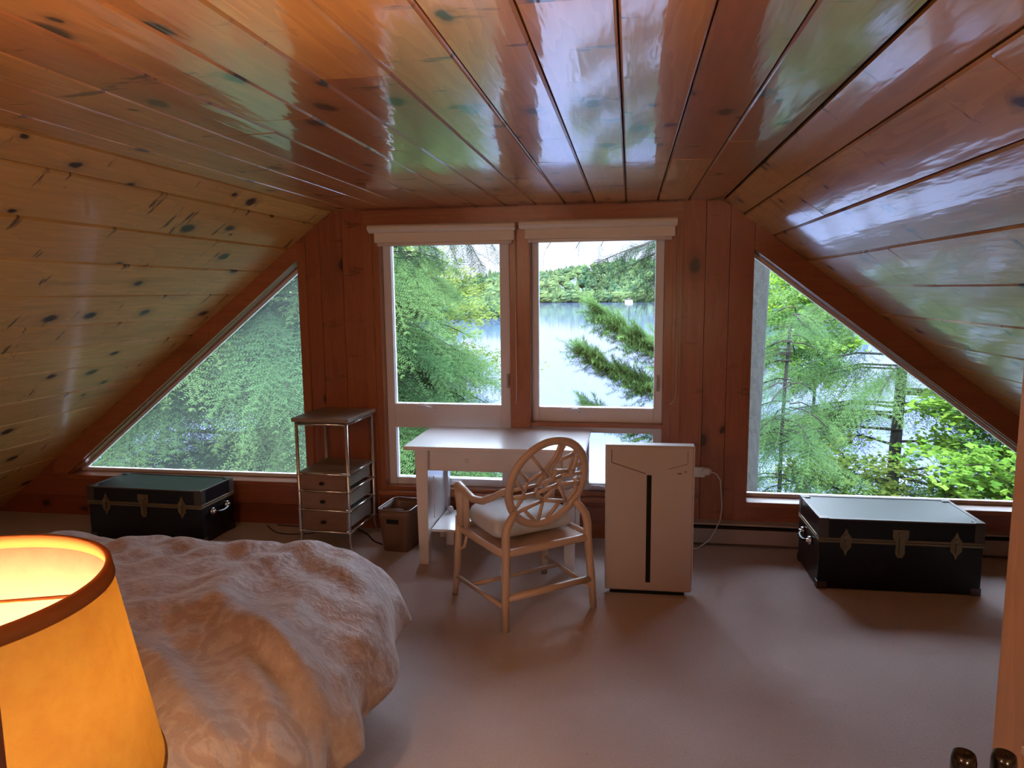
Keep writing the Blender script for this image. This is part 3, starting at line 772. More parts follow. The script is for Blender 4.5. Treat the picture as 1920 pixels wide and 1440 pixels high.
m.build('flap_outline', M['line'], t); m = MB(); seg(m, (.15, .702), (.175, .702), .003); m.build('scuff', M['line'], t); m = MB(); seg(m, (.19, .712), (.2, .714), .003)
m.build('scuff', M['line'], t)
m = MB(); m.box((-.241, -.126, .8515), (.241, -.054, .8565)); m.box((.2385, -.1265, .10), (.2425, -.054, .852)); m.build('rim', M['card_edge'], t, bevel=.002)

# ------------------------------------------------------------------ chair (local: x right, y forward)
t = thing('rattan_chair', 'cream wooden armchair with round lattice back pushed toward the desk', 'chair', (-.56, 3.742, 0), math.atan2(.63, .78))
def leg(pts, rad, name='leg'):
    m = MB(); m.tube(pts, rad, 10); return m.build(name, M['chair'], t)
tilt = .30
BC = Vector((0, -.245, .725)); BRx, BRz = .225, .232
def bp(a, r=1.0): # point on the back plane
    x = BRx * math.cos(a) * r; z = BRz * math.sin(a) * r
    return BC + Vector((x, -z * tilt, z))
def bxy(x, z):
    return BC + Vector((x * BRx, -z * BRz * tilt, z * BRz))
for sx in (-1, 1):
    leg([(sx * .272, -.272, 0), (sx * .262, -.262, .2), (sx * .25, -.25, .38), (sx * .25, -.245, .47), (sx * .24, -.24, .52), (sx * .21, -.235, .565), (sx * .178, -.228, .60)], [.019, .021, .022, .022, .022, .021, .017])
    leg([(sx * .298, .265, 0), (sx * .29, .25, .15), (sx * .285, .238, .30), (sx * .28, .232, .47)], [.016, .02, .02, .019])
    m = MB(); m.ball((sx * .298, .265, .008), .018, 8, (1, 1, .5)); m.build('foot', M['rubber'], t)
    # arm
    m = MB(); m.tube([(sx * .215, -.255, .72), (sx * .235, -.20, .70), (sx * .252, -.12, .655), (sx * .265, -.03, .615), (sx * .275, .06, .605), (sx * .285, .13, .63), (sx * .29, .20, .655), (sx * .288, .235, .645)], [.014, .017, .019, .02, .02, .02, .02, .016], 10, flat=1.1)
    arm = m.build('arm', M['chair'], t)
    m = MB(); m.tube([(sx * .287, .235, .65), (sx * .283, .215, .55), (sx * .28, .20, .42)], [.02, .021, .02], 10); m.tube([(sx * .28, .15, .625), (sx * .275, .15, .52), (sx * .272, .15, .42)], [.017, .019, .018], 10); m.build('arm_post', M['chair'], arm)
    # side stretchers and seat rail
    m = MB(); m.tube([(sx * .291, .25, .115), (sx * .263, -.26, .115)], .0115, 8); m.build('stretcher', M['chair'], t)
m = MB(); m.tube([(-.262, -.262, .165), (.262, -.262, .165)], .019, 10); m.build('stretcher', M['chair'], t)
m = MB(); m.tube([(-.278, .09, .118), (.278, .09, .118)], .012, 8); m.build('stretcher', M['chair'], t)
m = MB()
m.loop([(x, y, .395) for x, y in rr(.27, .25, .05, 4)], .021, 10); m.box((-.25, -.235, .385), (.25, .235, .40))
m.build('seat', M['chair'], t)
for sx in (-1, 1):
    m = MB(); m.tube([(sx * .285, .24, .27), (sx * .27, .19, .30), (sx * .265, .16, .385)], .009, 8); m.build('brace', M['chair'], t)
# back ring and lattice
m = MB(); nrm = Vector((0, -1, -tilt)).normalized()
m.loop([bp(2 * PI * k / 48) for k in range(48)], .0225, 10, flat=.75, up=nrm); back = m.build('back_ring', M['chair'], t)
m = MB()
L = [((-.62, .78), (-.15, .28)), ((-.15, .28), (.32, .95)), ((.02, .28), (.18, .98)), ((.32, .95), (.02, .28)), ((.62, .78), (.52, .22)), ((.12, .48), (.57, .62)), ((.52, .22), (.93, .42)),
     ((-.88, .45), (-.55, .12)), ((-.55, .12), (-.15, .28)), ((-.15, .28), (-.28, -.02)), ((-.55, .12), (-.62, -.28)), ((-.28, -.02), (.35, .12)), ((.02, .28), (.52, .22)), ((.35, .12), (.52, .22)), ((.35, .12), (.98, .12)),
     ((-.98, -.05), (-.28, -.02)), ((-.95, -.25), (-.28, -.22)), ((-.28, -.02), (-.28, -.22)), ((-.28, -.22), (.30, -.08)), ((.30, -.08), (.35, .12)), ((.30, -.08), (.98, -.12)), ((-.62, -.28), (-.80, -.6)),
     ((-.28, -.22), (-.05, -.42)), ((.30, -.08), (-.05, -.42)), ((-.05, -.42), (-.7, -.62)), ((-.05, -.42), (.62, -.55)), ((.30, -.08), (.62, -.55)), ((.98, -.12), (.62, -.55)), ((-.55, -.55), (-.12, -.97)),
     ((-.05, -.42), (-.08, -.95)), ((.42, -.52), (.12, -.97)), ((.62, -.55), (.72, -.68)), ((-.62, -.28), (-.28, -.22)), ((.75, .02), (.86, -.42)), ((-.93, .28), (-.62, -.1)), ((.1, .05), (.2, .3)), ((.66, .16), (.72, .58))]
for a, b in L: 
    m.tube([bxy(*a), bxy(*b)], .0105, 7, flat=.8)
m.build('lattice', M['chair'], back)
# cushion
m = MB(); lv = []
for s, z in ((.86, .412), (1.0, .425), (1.03, .465), (1.0, .505), (.84, .528), (.4, .535), (.02, .535)):
    lv.append(([(p[0] * s * (1 + .05 * math.sin(7 * math.atan2(p[1], p[0]))), p[1] * s * (1 + .05 * math.sin(7 * math.atan2(p[1], p[0])))) for p in rr(.236, .200, .07)], z))
m = ringmesh(lv, 24); m.face([k for k in range(24)][::-1]); m.face([6 * 24 + k for k in range(24)])
cu = m.build('seat_cushion', M['cushion'], None, sub=1); cu.location = t.location; cu.rotation_euler = t.rotation_euler
cu.location = (-.56 - .63 * .062, 3.742 + .78 * .062, .008)
tag(cu, 'pale grey scalloped cushion lying on the cream chair', 'cushion')

# ------------------------------------------------------------------ bed
t = thing('bed', 'low bed under the paisley duvet in front of the left slope', 'bed', (-1.83, 1.86, 0))
m = MB(); m.box((-.78, -.95, .14), (.78, .90, .28)); m.build('bed_frame', M['darkwood'], t, bevel=.01)
m = MB(); m.box((-.77, -.94, .28), (.77, .89, .47)); m.build('mattress', M['sheet'], t, bevel=.05, seg=4)
for x in (-.72, .76):
    for y in (-.88, .80):
        m = MB(); m.box((x - .03, y - .03, 0), (x + .03, y + .03, .15)); m.build('leg', M['sheet'] if x > 0 else M['darkwood'], t)
m = MB(); m.box((-.80, -1.0, .0), (.80, -.955, .85)); m.build('headboard', M['darkwood'], t, bevel=.01)
# duvet: cloth of given size draped over the mattress
def drape(p, flatlen, R):
    if p <= flatlen: return p, 0.0
    q = p - flatlen
    if q < R * PI / 2: return flatlen + R * math.sin(q / R), R * (1 - math.cos(q / R))
    q -= R * PI / 2
    return flatlen + R + .02 * math.sin(q * 6), R + q
NXd, NYd = 150, 140
V = []; A = []
cx, cy = -1.83, 1.86
for j in range(NYd + 1):
    for i in range(NXd + 1):
        px = -1.12 + 2.30 * i / NXd; py = -.90 + 2.12 * j / NYd
        sx = 1 if px > 0 else -1; sy = 1 if py > 0 else -1
        hx, dx = drape(abs(px), .70, .30); hy, dy = (py, 0.0) if py < 0 else drape(py, .86, .26)
        hx *= sx
        if py < 0: hy = py
        d = math.hypot(dx, dy) if (dx > 0 and dy > 0) else dx + dy
        # rounded corner: pull in where both drop
        if dx > 0 and dy > 0:
            k = min(dx, dy); f_ = min(1, k / .25) * .12; hx -= sx * f_; hy -= sy * f_
            d = max(dx, dy) + .6 * min(dx, dy)
        fall = min(1.0, d / .3)
        if sx > 0: hx *= 1 - .13 * max(0, min(1, (py + .05) / 1.15)) ** 2
        n = (math.sin(px * 9 + 3.1 * math.sin(py * 3.3)) * math.sin(py * 7 + 2.2 * math.sin(px * 4.1)) * .008
             + math.sin(px * 21 + py * 17 + 2 * math.sin(py * 8)) * .006 + math.sin(py * 31 - px * 12 + 3 * math.sin(px * 9)) * .004
             + abs(math.sin((px * .8 + py * .45) * 6.5 + 1.5 * math.sin(py * 4))) ** 8 * .030 * (1 - fall)
             + abs(math.sin((px * .35 - py * .9) * 5.2 + 2.2 * math.sin(px * 2.6 + .8))) ** 10 * .026 * (1 - .5 * fall)
             + abs(math.sin((px * 1.0 + py * .2) * 11 + 2.5 * math.sin(py * 3.6))) ** 8 * .010)
        dome = .055 * math.cos(max(-1, min(1, px / .95)) * PI / 2) * math.cos(max(-1, min(1, (py - .1) / .95)) * PI / 2)
        fold = math.sin(py * 15 + 1.3 * math.sin(py * 5)) * .028 * fall if dx > .05 else 0
        fold2 = math.sin(px * 13 + math.sin(px * 6)) * .028 * fall if dy > .05 else 0
        z = .60 - d + dome * .7 + n * (1 - .5 * fall)
        x = cx + hx + sx * fold + sx * n * fall * .5; y = cy + hy + fold2 + n * fall * .5
        V.append((x, y, max(z, .015 + .01 * rnd.random()))); A.append((px, py, 0))
F = []
for j in range(NYd):
    for i in range(NXd):
        a = j * (NXd + 1) + i; F.append((a, a + 1, a + NXd + 2, a + NXd + 1))
dv = npmesh('duvet', np.array(V), np.array(F), M['duvet'], None, np.array(A), True)
tag(dv, 'puffy taupe and pink paisley duvet spread over the bed', 'duvet')
md = dv.modifiers.new('s', 'SOLIDIFY'); md.thickness = .02; md.offset = -1

# ------------------------------------------------------------------ nightstand and lamp
LX, LY, LZ, LR, LRB, LZB = -.783, .656, 1.37, .1827, .228, 1.10
t = thing('nightstand', 'small wooden nightstand carrying the lamp beside the bed', 'nightstand', (LX, LY, 0))
m = MB(); m.box((-.20, -.19, .60), (.20, .19, .63)); m.build('top', M['darkwood'], t, bevel=.005)
m = MB(); m.box((-.18, -.17, .42), (.18, .17, .60)); m.build('drawer_case', M['darkwood'], t)
for x in (-.165, .165):
    for y in (-.155, .155):
        m = MB(); m.box((x - .018, y - .018, 0), (x + .018, y + .018, .42)); m.build('leg', M['darkwood'], t)
t = thing('table_lamp', 'lit table lamp with a flared parchment shade and brown rim at the lower left', 'lamp', (LX, LY, .63))
def rel(z): return z - .63
m = MB(); m.lathe([(.0, 0), (.085, 0), (.09, .012), (.06, .03), (.03, .05), (.05, .12), (.075, .20), (.06, .30), (.02, .37), (.014, .42), (.014, .47), (0, .47)], n=32); m.build('base', M['brass'], t)
m = MB(); m.lathe([(LRB, rel(LZB)), (LR, rel(LZ)), (LR - .0025, rel(LZ)), (LRB - .0025, rel(LZB))], n=96, close=True); sh = m.build('lamp_shade', M['shade'], t)
M['rimtape'] = leafmat('brown_rim_tape', (.34, .13, .05), (.34, .13, .05), .35)
k = (LRB - LR) / (LZ - LZB)
def tape(z0, z1):
    m = MB(); e = .0022
    def R(z): return LR + (LZ - z) * k
    m.lathe([(R(z0) + e, rel(z0)), (R(z1) + e, rel(z1)), (R(z1) - .005, rel(z1)), (R(z0) - .005, rel(z0))], n=96, close=True); return m
tape(LZ - .015, LZ + .0025).build('top_rim', M['rimtape'], sh); tape(LZB - .002, LZB + .004).build('bottom_rim', M['shade'], sh)
m = MB(); zz = rel(LZ - .02)
for a in (.35, .35 + 2 * PI / 3, .35 + 4 * PI / 3): m.tube([(0, 0, zz), (LR * math.cos(a), LR * math.sin(a), zz)], .0022, 6)
m.tube([(0, 0, zz), (0, 0, zz + .012)], .007, 8); m.build('spider', M['rimtape'], sh)
mm, nt, out = new('lamp_bulb'); e = N(nt, 'ShaderNodeEmission', Strength=30); e.inputs[0].default_value = (1, .55, .2, 1); nt.links.new(e.outputs[0], out.inputs[0])
m = MB(); m.ball((0, 0, rel(1.22)), .03, 14, (1, 1, 1.25)); m.build('bulb', mm, t)
ld = bpy.data.lights.new('lamp_bulb_light', 'POINT'); ld.energy = 52; ld.color = (1, .58, .27); ld.shadow_soft_size = .045
lo = bpy.data.objects.new('lamp_bulb_light', ld); C.objects.link(lo); lo.location = (LX, LY, 1.22)

# ------------------------------------------------------------------ binoculars on a dresser at the right edge
t = thing('dresser', 'low wooden dresser below the right frame edge carrying black binoculars', 'dresser', (.475, .93, 0))
m = MB(); m.box((-.11, -.19, .05), (.11, .19, .86)); m.build('carcass', M['trim'], t)
m = MB(); m.box((-.115, -.205, .86), (.115, .205, .885)); m.build('top', M['trim'], t, bevel=.004)
for z in (.10, .36, .62):
    m = MB(); m.box((-.12, -.17, z), (-.11, .17, z + .22)); d = m.build('drawer', M['trim'], t, bevel=.003)
    m = MB(); m.ball((-.132, 0, z + .11), .013, 8); m.build('knob', M['knob'], d)
t = thing('cabinet', 'narrow wooden cabinet with a white top against the right partition', 'cabinet', (.72, .95, 0), .0)
m = MB(); m.box((-.11, -.18, 0), (.11, .18, .985)); m.build('carcass', M['door'], t)
m = MB(); m.box((-.118, -.185, .985), (.115, .185, .998)); m.build('top', M['paper'], t, bevel=.002)
t = thing('binoculars', 'pair of glossy black binoculars standing upright at the lower right corner', 'binoculars', (.508, 1.045, .886), .12)
for sx in (-1, 1):
    m = MB(); m.lathe([(0, 0), (.024, 0), (.025, .05), (.021, .075), (.017, .09), (.015, .118), (.0165, .12), (.0165, .140), (.0145, .150), (.011, .152), (.010, .146), (0, .146)], (sx * .028, 0, 0), 24); m.build('barrel', M['gloss'], t)
m = MB(); m.box((-.03, -.012, .02), (.03, .012, .10)); m.tube([(0, 0, .05), (0, 0, .118)], .010, 12); m.build('bridge', M['gloss'], t, bevel=.004)
# ================================================================== OUTSIDE
LAKE = -8.3
def ground_z(x, y):
    s = min(1, max(0, (y - 5.5) / 17)); return -3.6 + (LAKE - .5 + 3.6) * s
gx = np.linspace(-60, 70, 40); gy = np.linspace(5.0, 24, 14)
V = np.array([(x, y, ground_z(x, y) + .25 * math.sin(x * .7 + y)) for y in gy for x in gx]); F = []
for j in range(len(gy) - 1):
    for i in range(len(gx) - 1):
        a = j * len(gx) + i; F.append((a, a + 1, a + len(gx) + 1, a + len(gx)))
struct(npmesh('ground', V, np.array(F), M['earth'], smooth=True), 'wooded bank falling to the lake', 'ground')
m = MB(); m.box((-900, 10, LAKE - .5), (900, 1500, LAKE)); struct(m.build('lake', M['water']), 'calm pale lake', 'lake')

# ---- foliage builders (numpy)
def frond_proto(L, W, ntw, step, nl, nw, droop, seed):
    """flat hemlock spray: axis along +x, side twigs carrying needles"""
    g = np.random.default_rng(seed); V = []; F = []
    def needles(p0, d, length, nrm):
        n = max(3, int(length / step)); side = np.cross(nrm, d)
        for k in range(n):
            t_ = (k + .5) / n; b = p0 + d * length * t_
            for s in (-1, 1):
                tip = b + (side * s * .85 + d * .55) * nl * g.uniform(.7, 1.2) + nrm * g.uniform(-.3, .3) * nl
                i = len(V); V.extend([b - d * nw / 2, b + d * nw / 2, tip]); F.append((i, i + 1, i + 2))
    for k in range(ntw):
        t_ = (k + .6) / ntw
        ax = np.array([L * t_, 0, -droop * t_ * t_ * L])
        ln = W * (math.sin(PI * min(1, t_ * .75 + .25)) ** .7) * g.uniform(.65, 1.1) * (1 - .25 * t_)
        for s in (-1, 1):
            a = math.radians(g.uniform(42, 62)) * s
            d = np.array([math.cos(a), math.sin(a), -.12 - droop * t_ * .8 + g.uniform(-.12, .12)]); d /= np.linalg.norm(d)
            needles(ax, d, max(ln, .04), np.array([0, 0, 1.0]))
    d = np.array([1, 0, -droop]); d /= np.linalg.norm(d)
    needles(np.array([L * .6, 0, -droop * .36 * L]), d, L * .42, np.array([0, 0, 1.0]))
    # thin stem
    for k in range(4):
        a, b = k / 4, (k + 1) / 4
        p, q = np.array([L * a, 0, -droop * a * a * L]), np.array([L * b, 0, -droop * b * b * L]); i = len(V)
        w = .006 * (1.2 - a)
        V.extend([p + [0, w, 0], p - [0, w, 0], q]); F.append((i, i + 1, i + 2))
    return np.array(V), np.array(F)
def place(protos, X, D, UP, S, tint):
    """copies of the prototypes: origin X, direction D, up UP, scale S"""
    Vs, Fs, As = [], [], []; off = 0
    for x, d, u, s, c in zip(X, D, UP, S, tint):
        V, F = protos[nr.integers(len(protos))]
        d = d / np.linalg.norm(d); y = np.cross(u, d); y /= np.linalg.norm(y) + 1e-9; z = np.cross(d, y)
        R = np.stack([d, y, z], 0)
        Vs.append(V @ R * s + x); Fs.append(F + off); off += len(V)
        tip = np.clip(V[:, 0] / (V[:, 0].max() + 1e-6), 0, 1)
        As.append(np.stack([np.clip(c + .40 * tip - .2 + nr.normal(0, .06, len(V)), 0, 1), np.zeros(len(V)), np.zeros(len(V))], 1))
    return np.concatenate(Vs), np.concatenate(Fs), np.concatenate(As)
HEM = [frond_proto(.75, .27, 11, .026, .030, .012, d, s) for d, s in ((.25, 1), (.45, 2), (.35, 3))]
HEMF = [frond_proto(.75, .27, 13, .020, .026, .010, d, s) for d, s in ((.35, 4), (.6, 5))]

def trunk_mesh(x, y, z0, z1, r0, r1, bend=.15, n=9):
    m = MB(); pts = []; rs = []
    for k in range(n):
        s = k / (n - 1); pts.append((x + bend * math.sin(s * 4 + x), y + bend * math.cos(s * 3 + y), z0 + (z1 - z0) * s)); rs.append(r0 + (r1 - r0) * s)
    m.tube(pts, rs, 12); return m
def conifer(label, x, y, ztop, rad, zlow, nbr, mat, slope=None, trunk_r=.16, azr=(0, 2 * PI), protos=HEM, dens=7, sag=.25, cbase=.35, group=None, fscale=1.0):
    t = thing('hemlock_tree', label, 'tree', (0, 0, 0), 0, group)
    gz = ground_z(x, y) - .1
    trunk_mesh(x, y, gz, ztop - .3, trunk_r, .02, .08).build('trunk', M['bark'], t)
    X, D, U, S, T = [], [], [], [], []; limbs = MB()
    for b in range(nbr):
        f = nr.uniform(0, 1) ** .85; z = zlow + (ztop - zlow) * f
        az = nr.uniform(*azr); R = rad * (1 - f) ** .8 * nr.uniform(.75, 1.1) + .25
        dr = np.array([math.cos(az), math.sin(az), 0])
        P = lambda s: np.array([x, y, z]) + dr * R * s + np.array([0, 0, .18 * R * s - (.18 + sag) * R * s * s])
        limbs.tube([tuple(P(s)) for s in (0, .35, .7, 1)], [.022 * (R / 3 + .3), .016 * (R / 3 + .3), .01, .004], 5)
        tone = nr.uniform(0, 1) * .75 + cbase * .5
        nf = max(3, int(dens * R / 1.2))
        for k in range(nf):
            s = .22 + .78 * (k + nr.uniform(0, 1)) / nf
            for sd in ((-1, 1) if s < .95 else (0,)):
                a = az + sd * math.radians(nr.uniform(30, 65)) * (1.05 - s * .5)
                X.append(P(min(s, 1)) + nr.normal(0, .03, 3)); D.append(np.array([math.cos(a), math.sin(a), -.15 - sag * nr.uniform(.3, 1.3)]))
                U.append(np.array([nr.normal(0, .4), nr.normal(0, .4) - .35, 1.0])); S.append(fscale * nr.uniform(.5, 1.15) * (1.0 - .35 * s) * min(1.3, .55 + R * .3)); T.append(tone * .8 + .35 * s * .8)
    limbs.build('limbs', M['twig'], t)
    V, F, A = place(protos, X, D, U, S, T)
    npmesh('foliage', V, F, mat, t, A)
    return t
# left hemlock that fills the left triangle and the left half of the left tall window
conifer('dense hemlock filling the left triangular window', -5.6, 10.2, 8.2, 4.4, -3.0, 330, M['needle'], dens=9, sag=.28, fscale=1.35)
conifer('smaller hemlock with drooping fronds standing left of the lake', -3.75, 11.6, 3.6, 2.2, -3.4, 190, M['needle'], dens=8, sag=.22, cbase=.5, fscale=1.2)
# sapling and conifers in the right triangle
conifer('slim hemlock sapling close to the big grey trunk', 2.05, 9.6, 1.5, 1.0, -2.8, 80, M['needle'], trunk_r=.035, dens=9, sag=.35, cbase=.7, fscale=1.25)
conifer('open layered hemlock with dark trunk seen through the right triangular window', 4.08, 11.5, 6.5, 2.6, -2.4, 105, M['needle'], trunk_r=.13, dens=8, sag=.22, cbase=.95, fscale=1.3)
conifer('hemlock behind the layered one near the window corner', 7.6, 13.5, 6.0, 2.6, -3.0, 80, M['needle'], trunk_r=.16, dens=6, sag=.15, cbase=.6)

# pine with the big grey trunk; its boughs reach left in front of the lake
def brush_proto(seed, n=80, L=.24, nl=.085):
    g = np.random.default_rng(seed); V = []; F = []
    for k in range(n):
        s = (k + .5) / n; p = np.array([L * s, 0, 0]); a = g.uniform(0, 2 * PI); f = g.uniform(.5, .95)
        d = np.array([f, math.sqrt(1 - f * f) * math.cos(a), math.sqrt(1 - f * f) * math.sin(a)])
        side = np.cross(d, [0, 0, 1.0]) + 1e-4; side /= np.linalg.norm(side); ln = nl * g.uniform(.7, 1.1)
        i = len(V); V.extend([p - side * .0035, p + side * .0035, p + d * ln]); F.append((i, i + 1, i + 2))
    i = len(V); V.extend([np.array([0, .004, 0]), np.array([0, -.004, 0]), np.array([L, 0, 0])]); F.append((i, i + 1, i + 2))
    return np.array(V), np.array(F)
BRU = [brush_proto(s) for s in (1, 2, 3)]
pt = thing('pine_tree', 'white pine with thick grey trunk at the left of the right triangular window', 'tree')
PX, PY = 1.20, 8.0
m = MB(); pts = [(PX + .03, PY, ground_z(PX, PY) - .1), (PX - .0, PY, -1.5), (PX + .02, PY, 0), (PX + .055, PY, 1.2), (PX + .09, PY, 2.4), (PX + .12, PY, 4.5), (PX + .1, PY, 9)]
m.tube(pts, [.26, .20, .185, .18, .175, .16, .10], 28); m.build('trunk', M['bark'], pt)
def bough(x0, x1, zA, zB, y0, y1, n, spread, seed, dn=3):
    """a limb from the trunk out to the left, with upturned brushes"""
    g = np.random.default_rng(seed); X, D, U, S, T = [], [], [], [], []
    lm = MB(); P = lambda s: np.array([x0 + (x1 - x0) * s, y0 + (y1 - y0) * s, zA + (zB - zA) * s - .12 * math.sin(PI * s)])
    lm.tube([tuple(P(s)) for s in np.linspace(0, 1, 7)], [.028, .024, .02, .016, .012, .008, .004], 7)
    o = lm.build('bough', M['twig'], pt)
    for k in range(n):
        s = .25 + .75 * (k + .5) / n; p = P(s)
        for q in range(dn):
            sd = g.choice([-1, 1]); ln = spread * (1.05 - s * .75) * g.uniform(.2, 1)
            a = g.uniform(.5, 1.0) * sd
            dr = np.array([-math.cos(a), math.sin(a), g.uniform(-.35, .5)])
            tip = p + dr * ln
            for e in range(3):
                X.append(p + (tip - p) * (e + .4) / 3 + g.normal(0, .012, 3)); D.append(dr + np.array([-.1, 0, .25]) + g.normal(0, .25, 3)); U.append(np.array([0, .1, 1.0])); S.append(g.uniform(.6, 1.0)); T.append(g.uniform(.2, .9))
    V, F, A = place(BRU, X, D, U, S, T)
    npmesh('needles', V, F, M['pineneedle'], o, A)
bough(PX, -.27, .78, 1.46, 8, 7.6, 34, .8, 3, 5)
bough(PX, -.47, .42, 1.04, 8, 7.8, 34, .8, 5, 5)
bough(PX, -.42, .02, .40, 8, 7.9, 26, .6, 6, 4)
# thin hanging twigs against the sky: boughs of the same pine and of the left hemlock reaching over the view
def hanging(parent, base, tips, seed, dens=5, sc=.45, protos=HEMF):
    g = np.random.default_rng(seed); X, D, U, S, T = [], [], [], [], []; lm = MB()
    for tip in tips:
        a, b = np.array(base, float), np.array(tip, float)
        P = lambda s: a + (b - a) * s + np.array([0, 0, .10 * math.sin(PI * s)])
        lm.tube([tuple(P(s)) for s in np.linspace(0, 1, 7)], [.02, .016, .012, .009, .007, .005, .003], 6)
        n = int(dens * np.linalg.norm(b - a))
        for k in range(n):
            s = .35 + .65 * (k + g.uniform()) / n; p = P(min(s, 1)); d0 = P(min(1, s + .02)) - P(max(0, s - .02)); d0 /= np.linalg.norm(d0) + 1e-6
            dd = d0 + g.normal(0, .55, 3); dd[2] -= .35
            X.append(p); D.append(dd); U.append(np.array([g.normal(0, .3), g.normal(0, .6), 1.0])); S.append(sc * g.uniform(.6, 1.2)); T.append(g.uniform(0, .4))
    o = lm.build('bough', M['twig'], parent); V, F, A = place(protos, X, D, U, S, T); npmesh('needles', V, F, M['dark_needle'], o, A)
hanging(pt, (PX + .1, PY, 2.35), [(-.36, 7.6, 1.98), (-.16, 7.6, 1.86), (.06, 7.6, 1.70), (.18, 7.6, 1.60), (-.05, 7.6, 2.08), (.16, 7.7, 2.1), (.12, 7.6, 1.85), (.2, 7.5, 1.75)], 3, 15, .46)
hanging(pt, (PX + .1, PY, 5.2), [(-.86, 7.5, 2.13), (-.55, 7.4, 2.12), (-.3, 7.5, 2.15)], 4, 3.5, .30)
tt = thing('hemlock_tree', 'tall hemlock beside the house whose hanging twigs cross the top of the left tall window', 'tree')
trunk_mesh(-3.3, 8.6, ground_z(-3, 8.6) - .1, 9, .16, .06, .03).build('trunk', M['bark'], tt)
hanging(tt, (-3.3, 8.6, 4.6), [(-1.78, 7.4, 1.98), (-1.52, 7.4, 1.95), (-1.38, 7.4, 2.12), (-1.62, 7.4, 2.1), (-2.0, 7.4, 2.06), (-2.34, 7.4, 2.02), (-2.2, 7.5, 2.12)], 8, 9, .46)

# broad-leaved trees
def leaf_proto(seed, n=34, R=.30, ls=.052):
    g = np.random.default_rng(seed); V = []; F = []
    for k in range(n):
        p = np.array([g.uniform(0, R * 1.6), g.normal(0, R * .45), g.normal(0, R * .16)])
        a = g.uniform(0, 2 * PI); nrm = np.array([g.normal(0, .35), g.normal(0, .35), 1]); nrm /= np.linalg.norm(nrm)
        u = np.array([math.cos(a), math.sin(a), 0]); u -= nrm * u.dot(nrm); u /= np.linalg.norm(u); w = np.cross(nrm, u); s = ls * g.uniform(.7, 1.25)
        i = len(V)
        V.extend([p - u * s, p - u * .25 * s + w * .75 * s, p + u * .1 * s + w * .35 * s, p + u * s, p + u * .1 * s - w * .35 * s, p - u * .25 * s - w * .75 * s])
        F.extend([(i, i + 5, i + 1), (i + 1, i + 5, i + 4), (i + 1, i + 4, i + 2), (i + 2, i + 4, i + 3)])
    return np.array(V), np.array(F)
LEAF = [leaf_proto(s) for s in (1, 2, 3)]; LEAFS = [leaf_proto(s, 34, .30, .05) for s in (4, 5)]
def broadleaf(name, label, x, y, zlow, ztop, rad, n, mat, protos, tr=.12, lean=(0, 0), cb=.3, sc=1.0, tall=True):
    t = thing(name, label, 'tree'); gz = ground_z(x, y) if y < 24 else LAKE
    trunk_mesh(x, y, gz - .1, ztop - .4, tr, .02, .12).build('trunk', M['bark'], t)
    X, D, U, S, T = [], [], [], [], []; lm = MB()
    for b in range(n):
        f = nr.uniform(0, 1); z = zlow + (ztop - zlow) * f; az = nr.uniform(0, 2 * PI); R = rad * math.sqrt(max(.05, 1 - (2 * f - 1) ** 2)) * nr.uniform(.35, 1.05)
        p0 = np.array([x, y, z - .25 * R]); p1 = np.array([x + lean[0] + R * math.cos(az), y + lean[1] + R * math.sin(az), z])
        if b % 4 == 0: lm = MB(); lm.tube([tuple(p0), tuple((p0 + p1) / 2 + np.array([0, 0, .08])), tuple(p1)], [.016, .010, .004], 5); lm.build('limb', M['twig'], t)
        for k in range(3):
            s = nr.uniform(.45, 1.05); dd = (p1 - p0) + nr.normal(0, .4, 3); dd[2] *= .3
            X.append(p0 + (p1 - p0) * s + nr.normal(0, .1, 3)); D.append(dd); U.append(np.array([nr.normal(0, .25), nr.normal(0, .25), 1.0])); S.append(sc * nr.uniform(.7, 1.2)); T.append(np.clip(nr.uniform(0, .6) + cb * f, 0, 1))
    V, F, A = place(protos, X, D, U, S, T); npmesh('foliage', V, F, mat, t, A); return t
broadleaf('maple_tree', 'young maple with bright green leaves at the lower right of the triangular window', 4.75, 9.6, -2.3, .35, 1.35, 105, M['leaf'], LEAF, .09)
broadleaf('maple_tree', 'maple with a mossy trunk at the far corner of the right triangular window', 4.98, 10.3, -1.6, 1.2, .9, 55, M['leaf'], LEAF, .14)
broadleaf('beech_tree', 'yellow green beech rising behind the smaller hemlock', -4.6, 15.5, -3.5, 2.7, 2.3, 190, M['beech'], LEAFS, .13, cb=.6)
broadleaf('birch_tree', 'sunny yellow green birch high in the right triangular window', 4.75, 20, -.6, 2.9, 1.15, 130, M['leaf'], LEAF, .08, cb=.6, sc=1.3)
broadleaf('maple_shrub', 'low leafy maple below the big grey trunk', 3.0, 10.5, -2.6, -.6, 1.0, 50, M['beech'], LEAFS, .05)

# ---- far shore: wooded hills, forest, mountain, cottage, boats
def shore(a):            # distance of the shoreline for azimuth slope a = x / y
    if a < -.17: return 245 + 60 * max(0, (a + .30) * 3)
    if a < .10: return 595 - 350 * max(0, min(1, (-.145 - a) / .025))
    return 215 + 380 * max(0, min(1, (.135 - a) / .035))
V = []; F = []; na, nd = 180, 22
for i in range(na + 1):
    a = -1.3 + 2.9 * i / na; d0 = shore(a)
    for j in range(nd + 1):
        s = j / nd; y = d0 * 1.0 + s * 700
        hgt = 24 * (1 - math.exp(-s * 2.5)) * (1 + .4 * math.sin(a * 9 + 1)) + 30 * s * max(0, math.sin(a * 5 + 1.1))
        V.append((a * y, y, LAKE - .3 + hgt * min(1, s * 8)))
for i in range(na):
    for j in range(nd):
        k = i * (nd + 1) + j; F.append((k, k + nd + 1, k + nd + 2, k + 1))
HV = np.array(V).reshape(na + 1, nd + 1, 3)
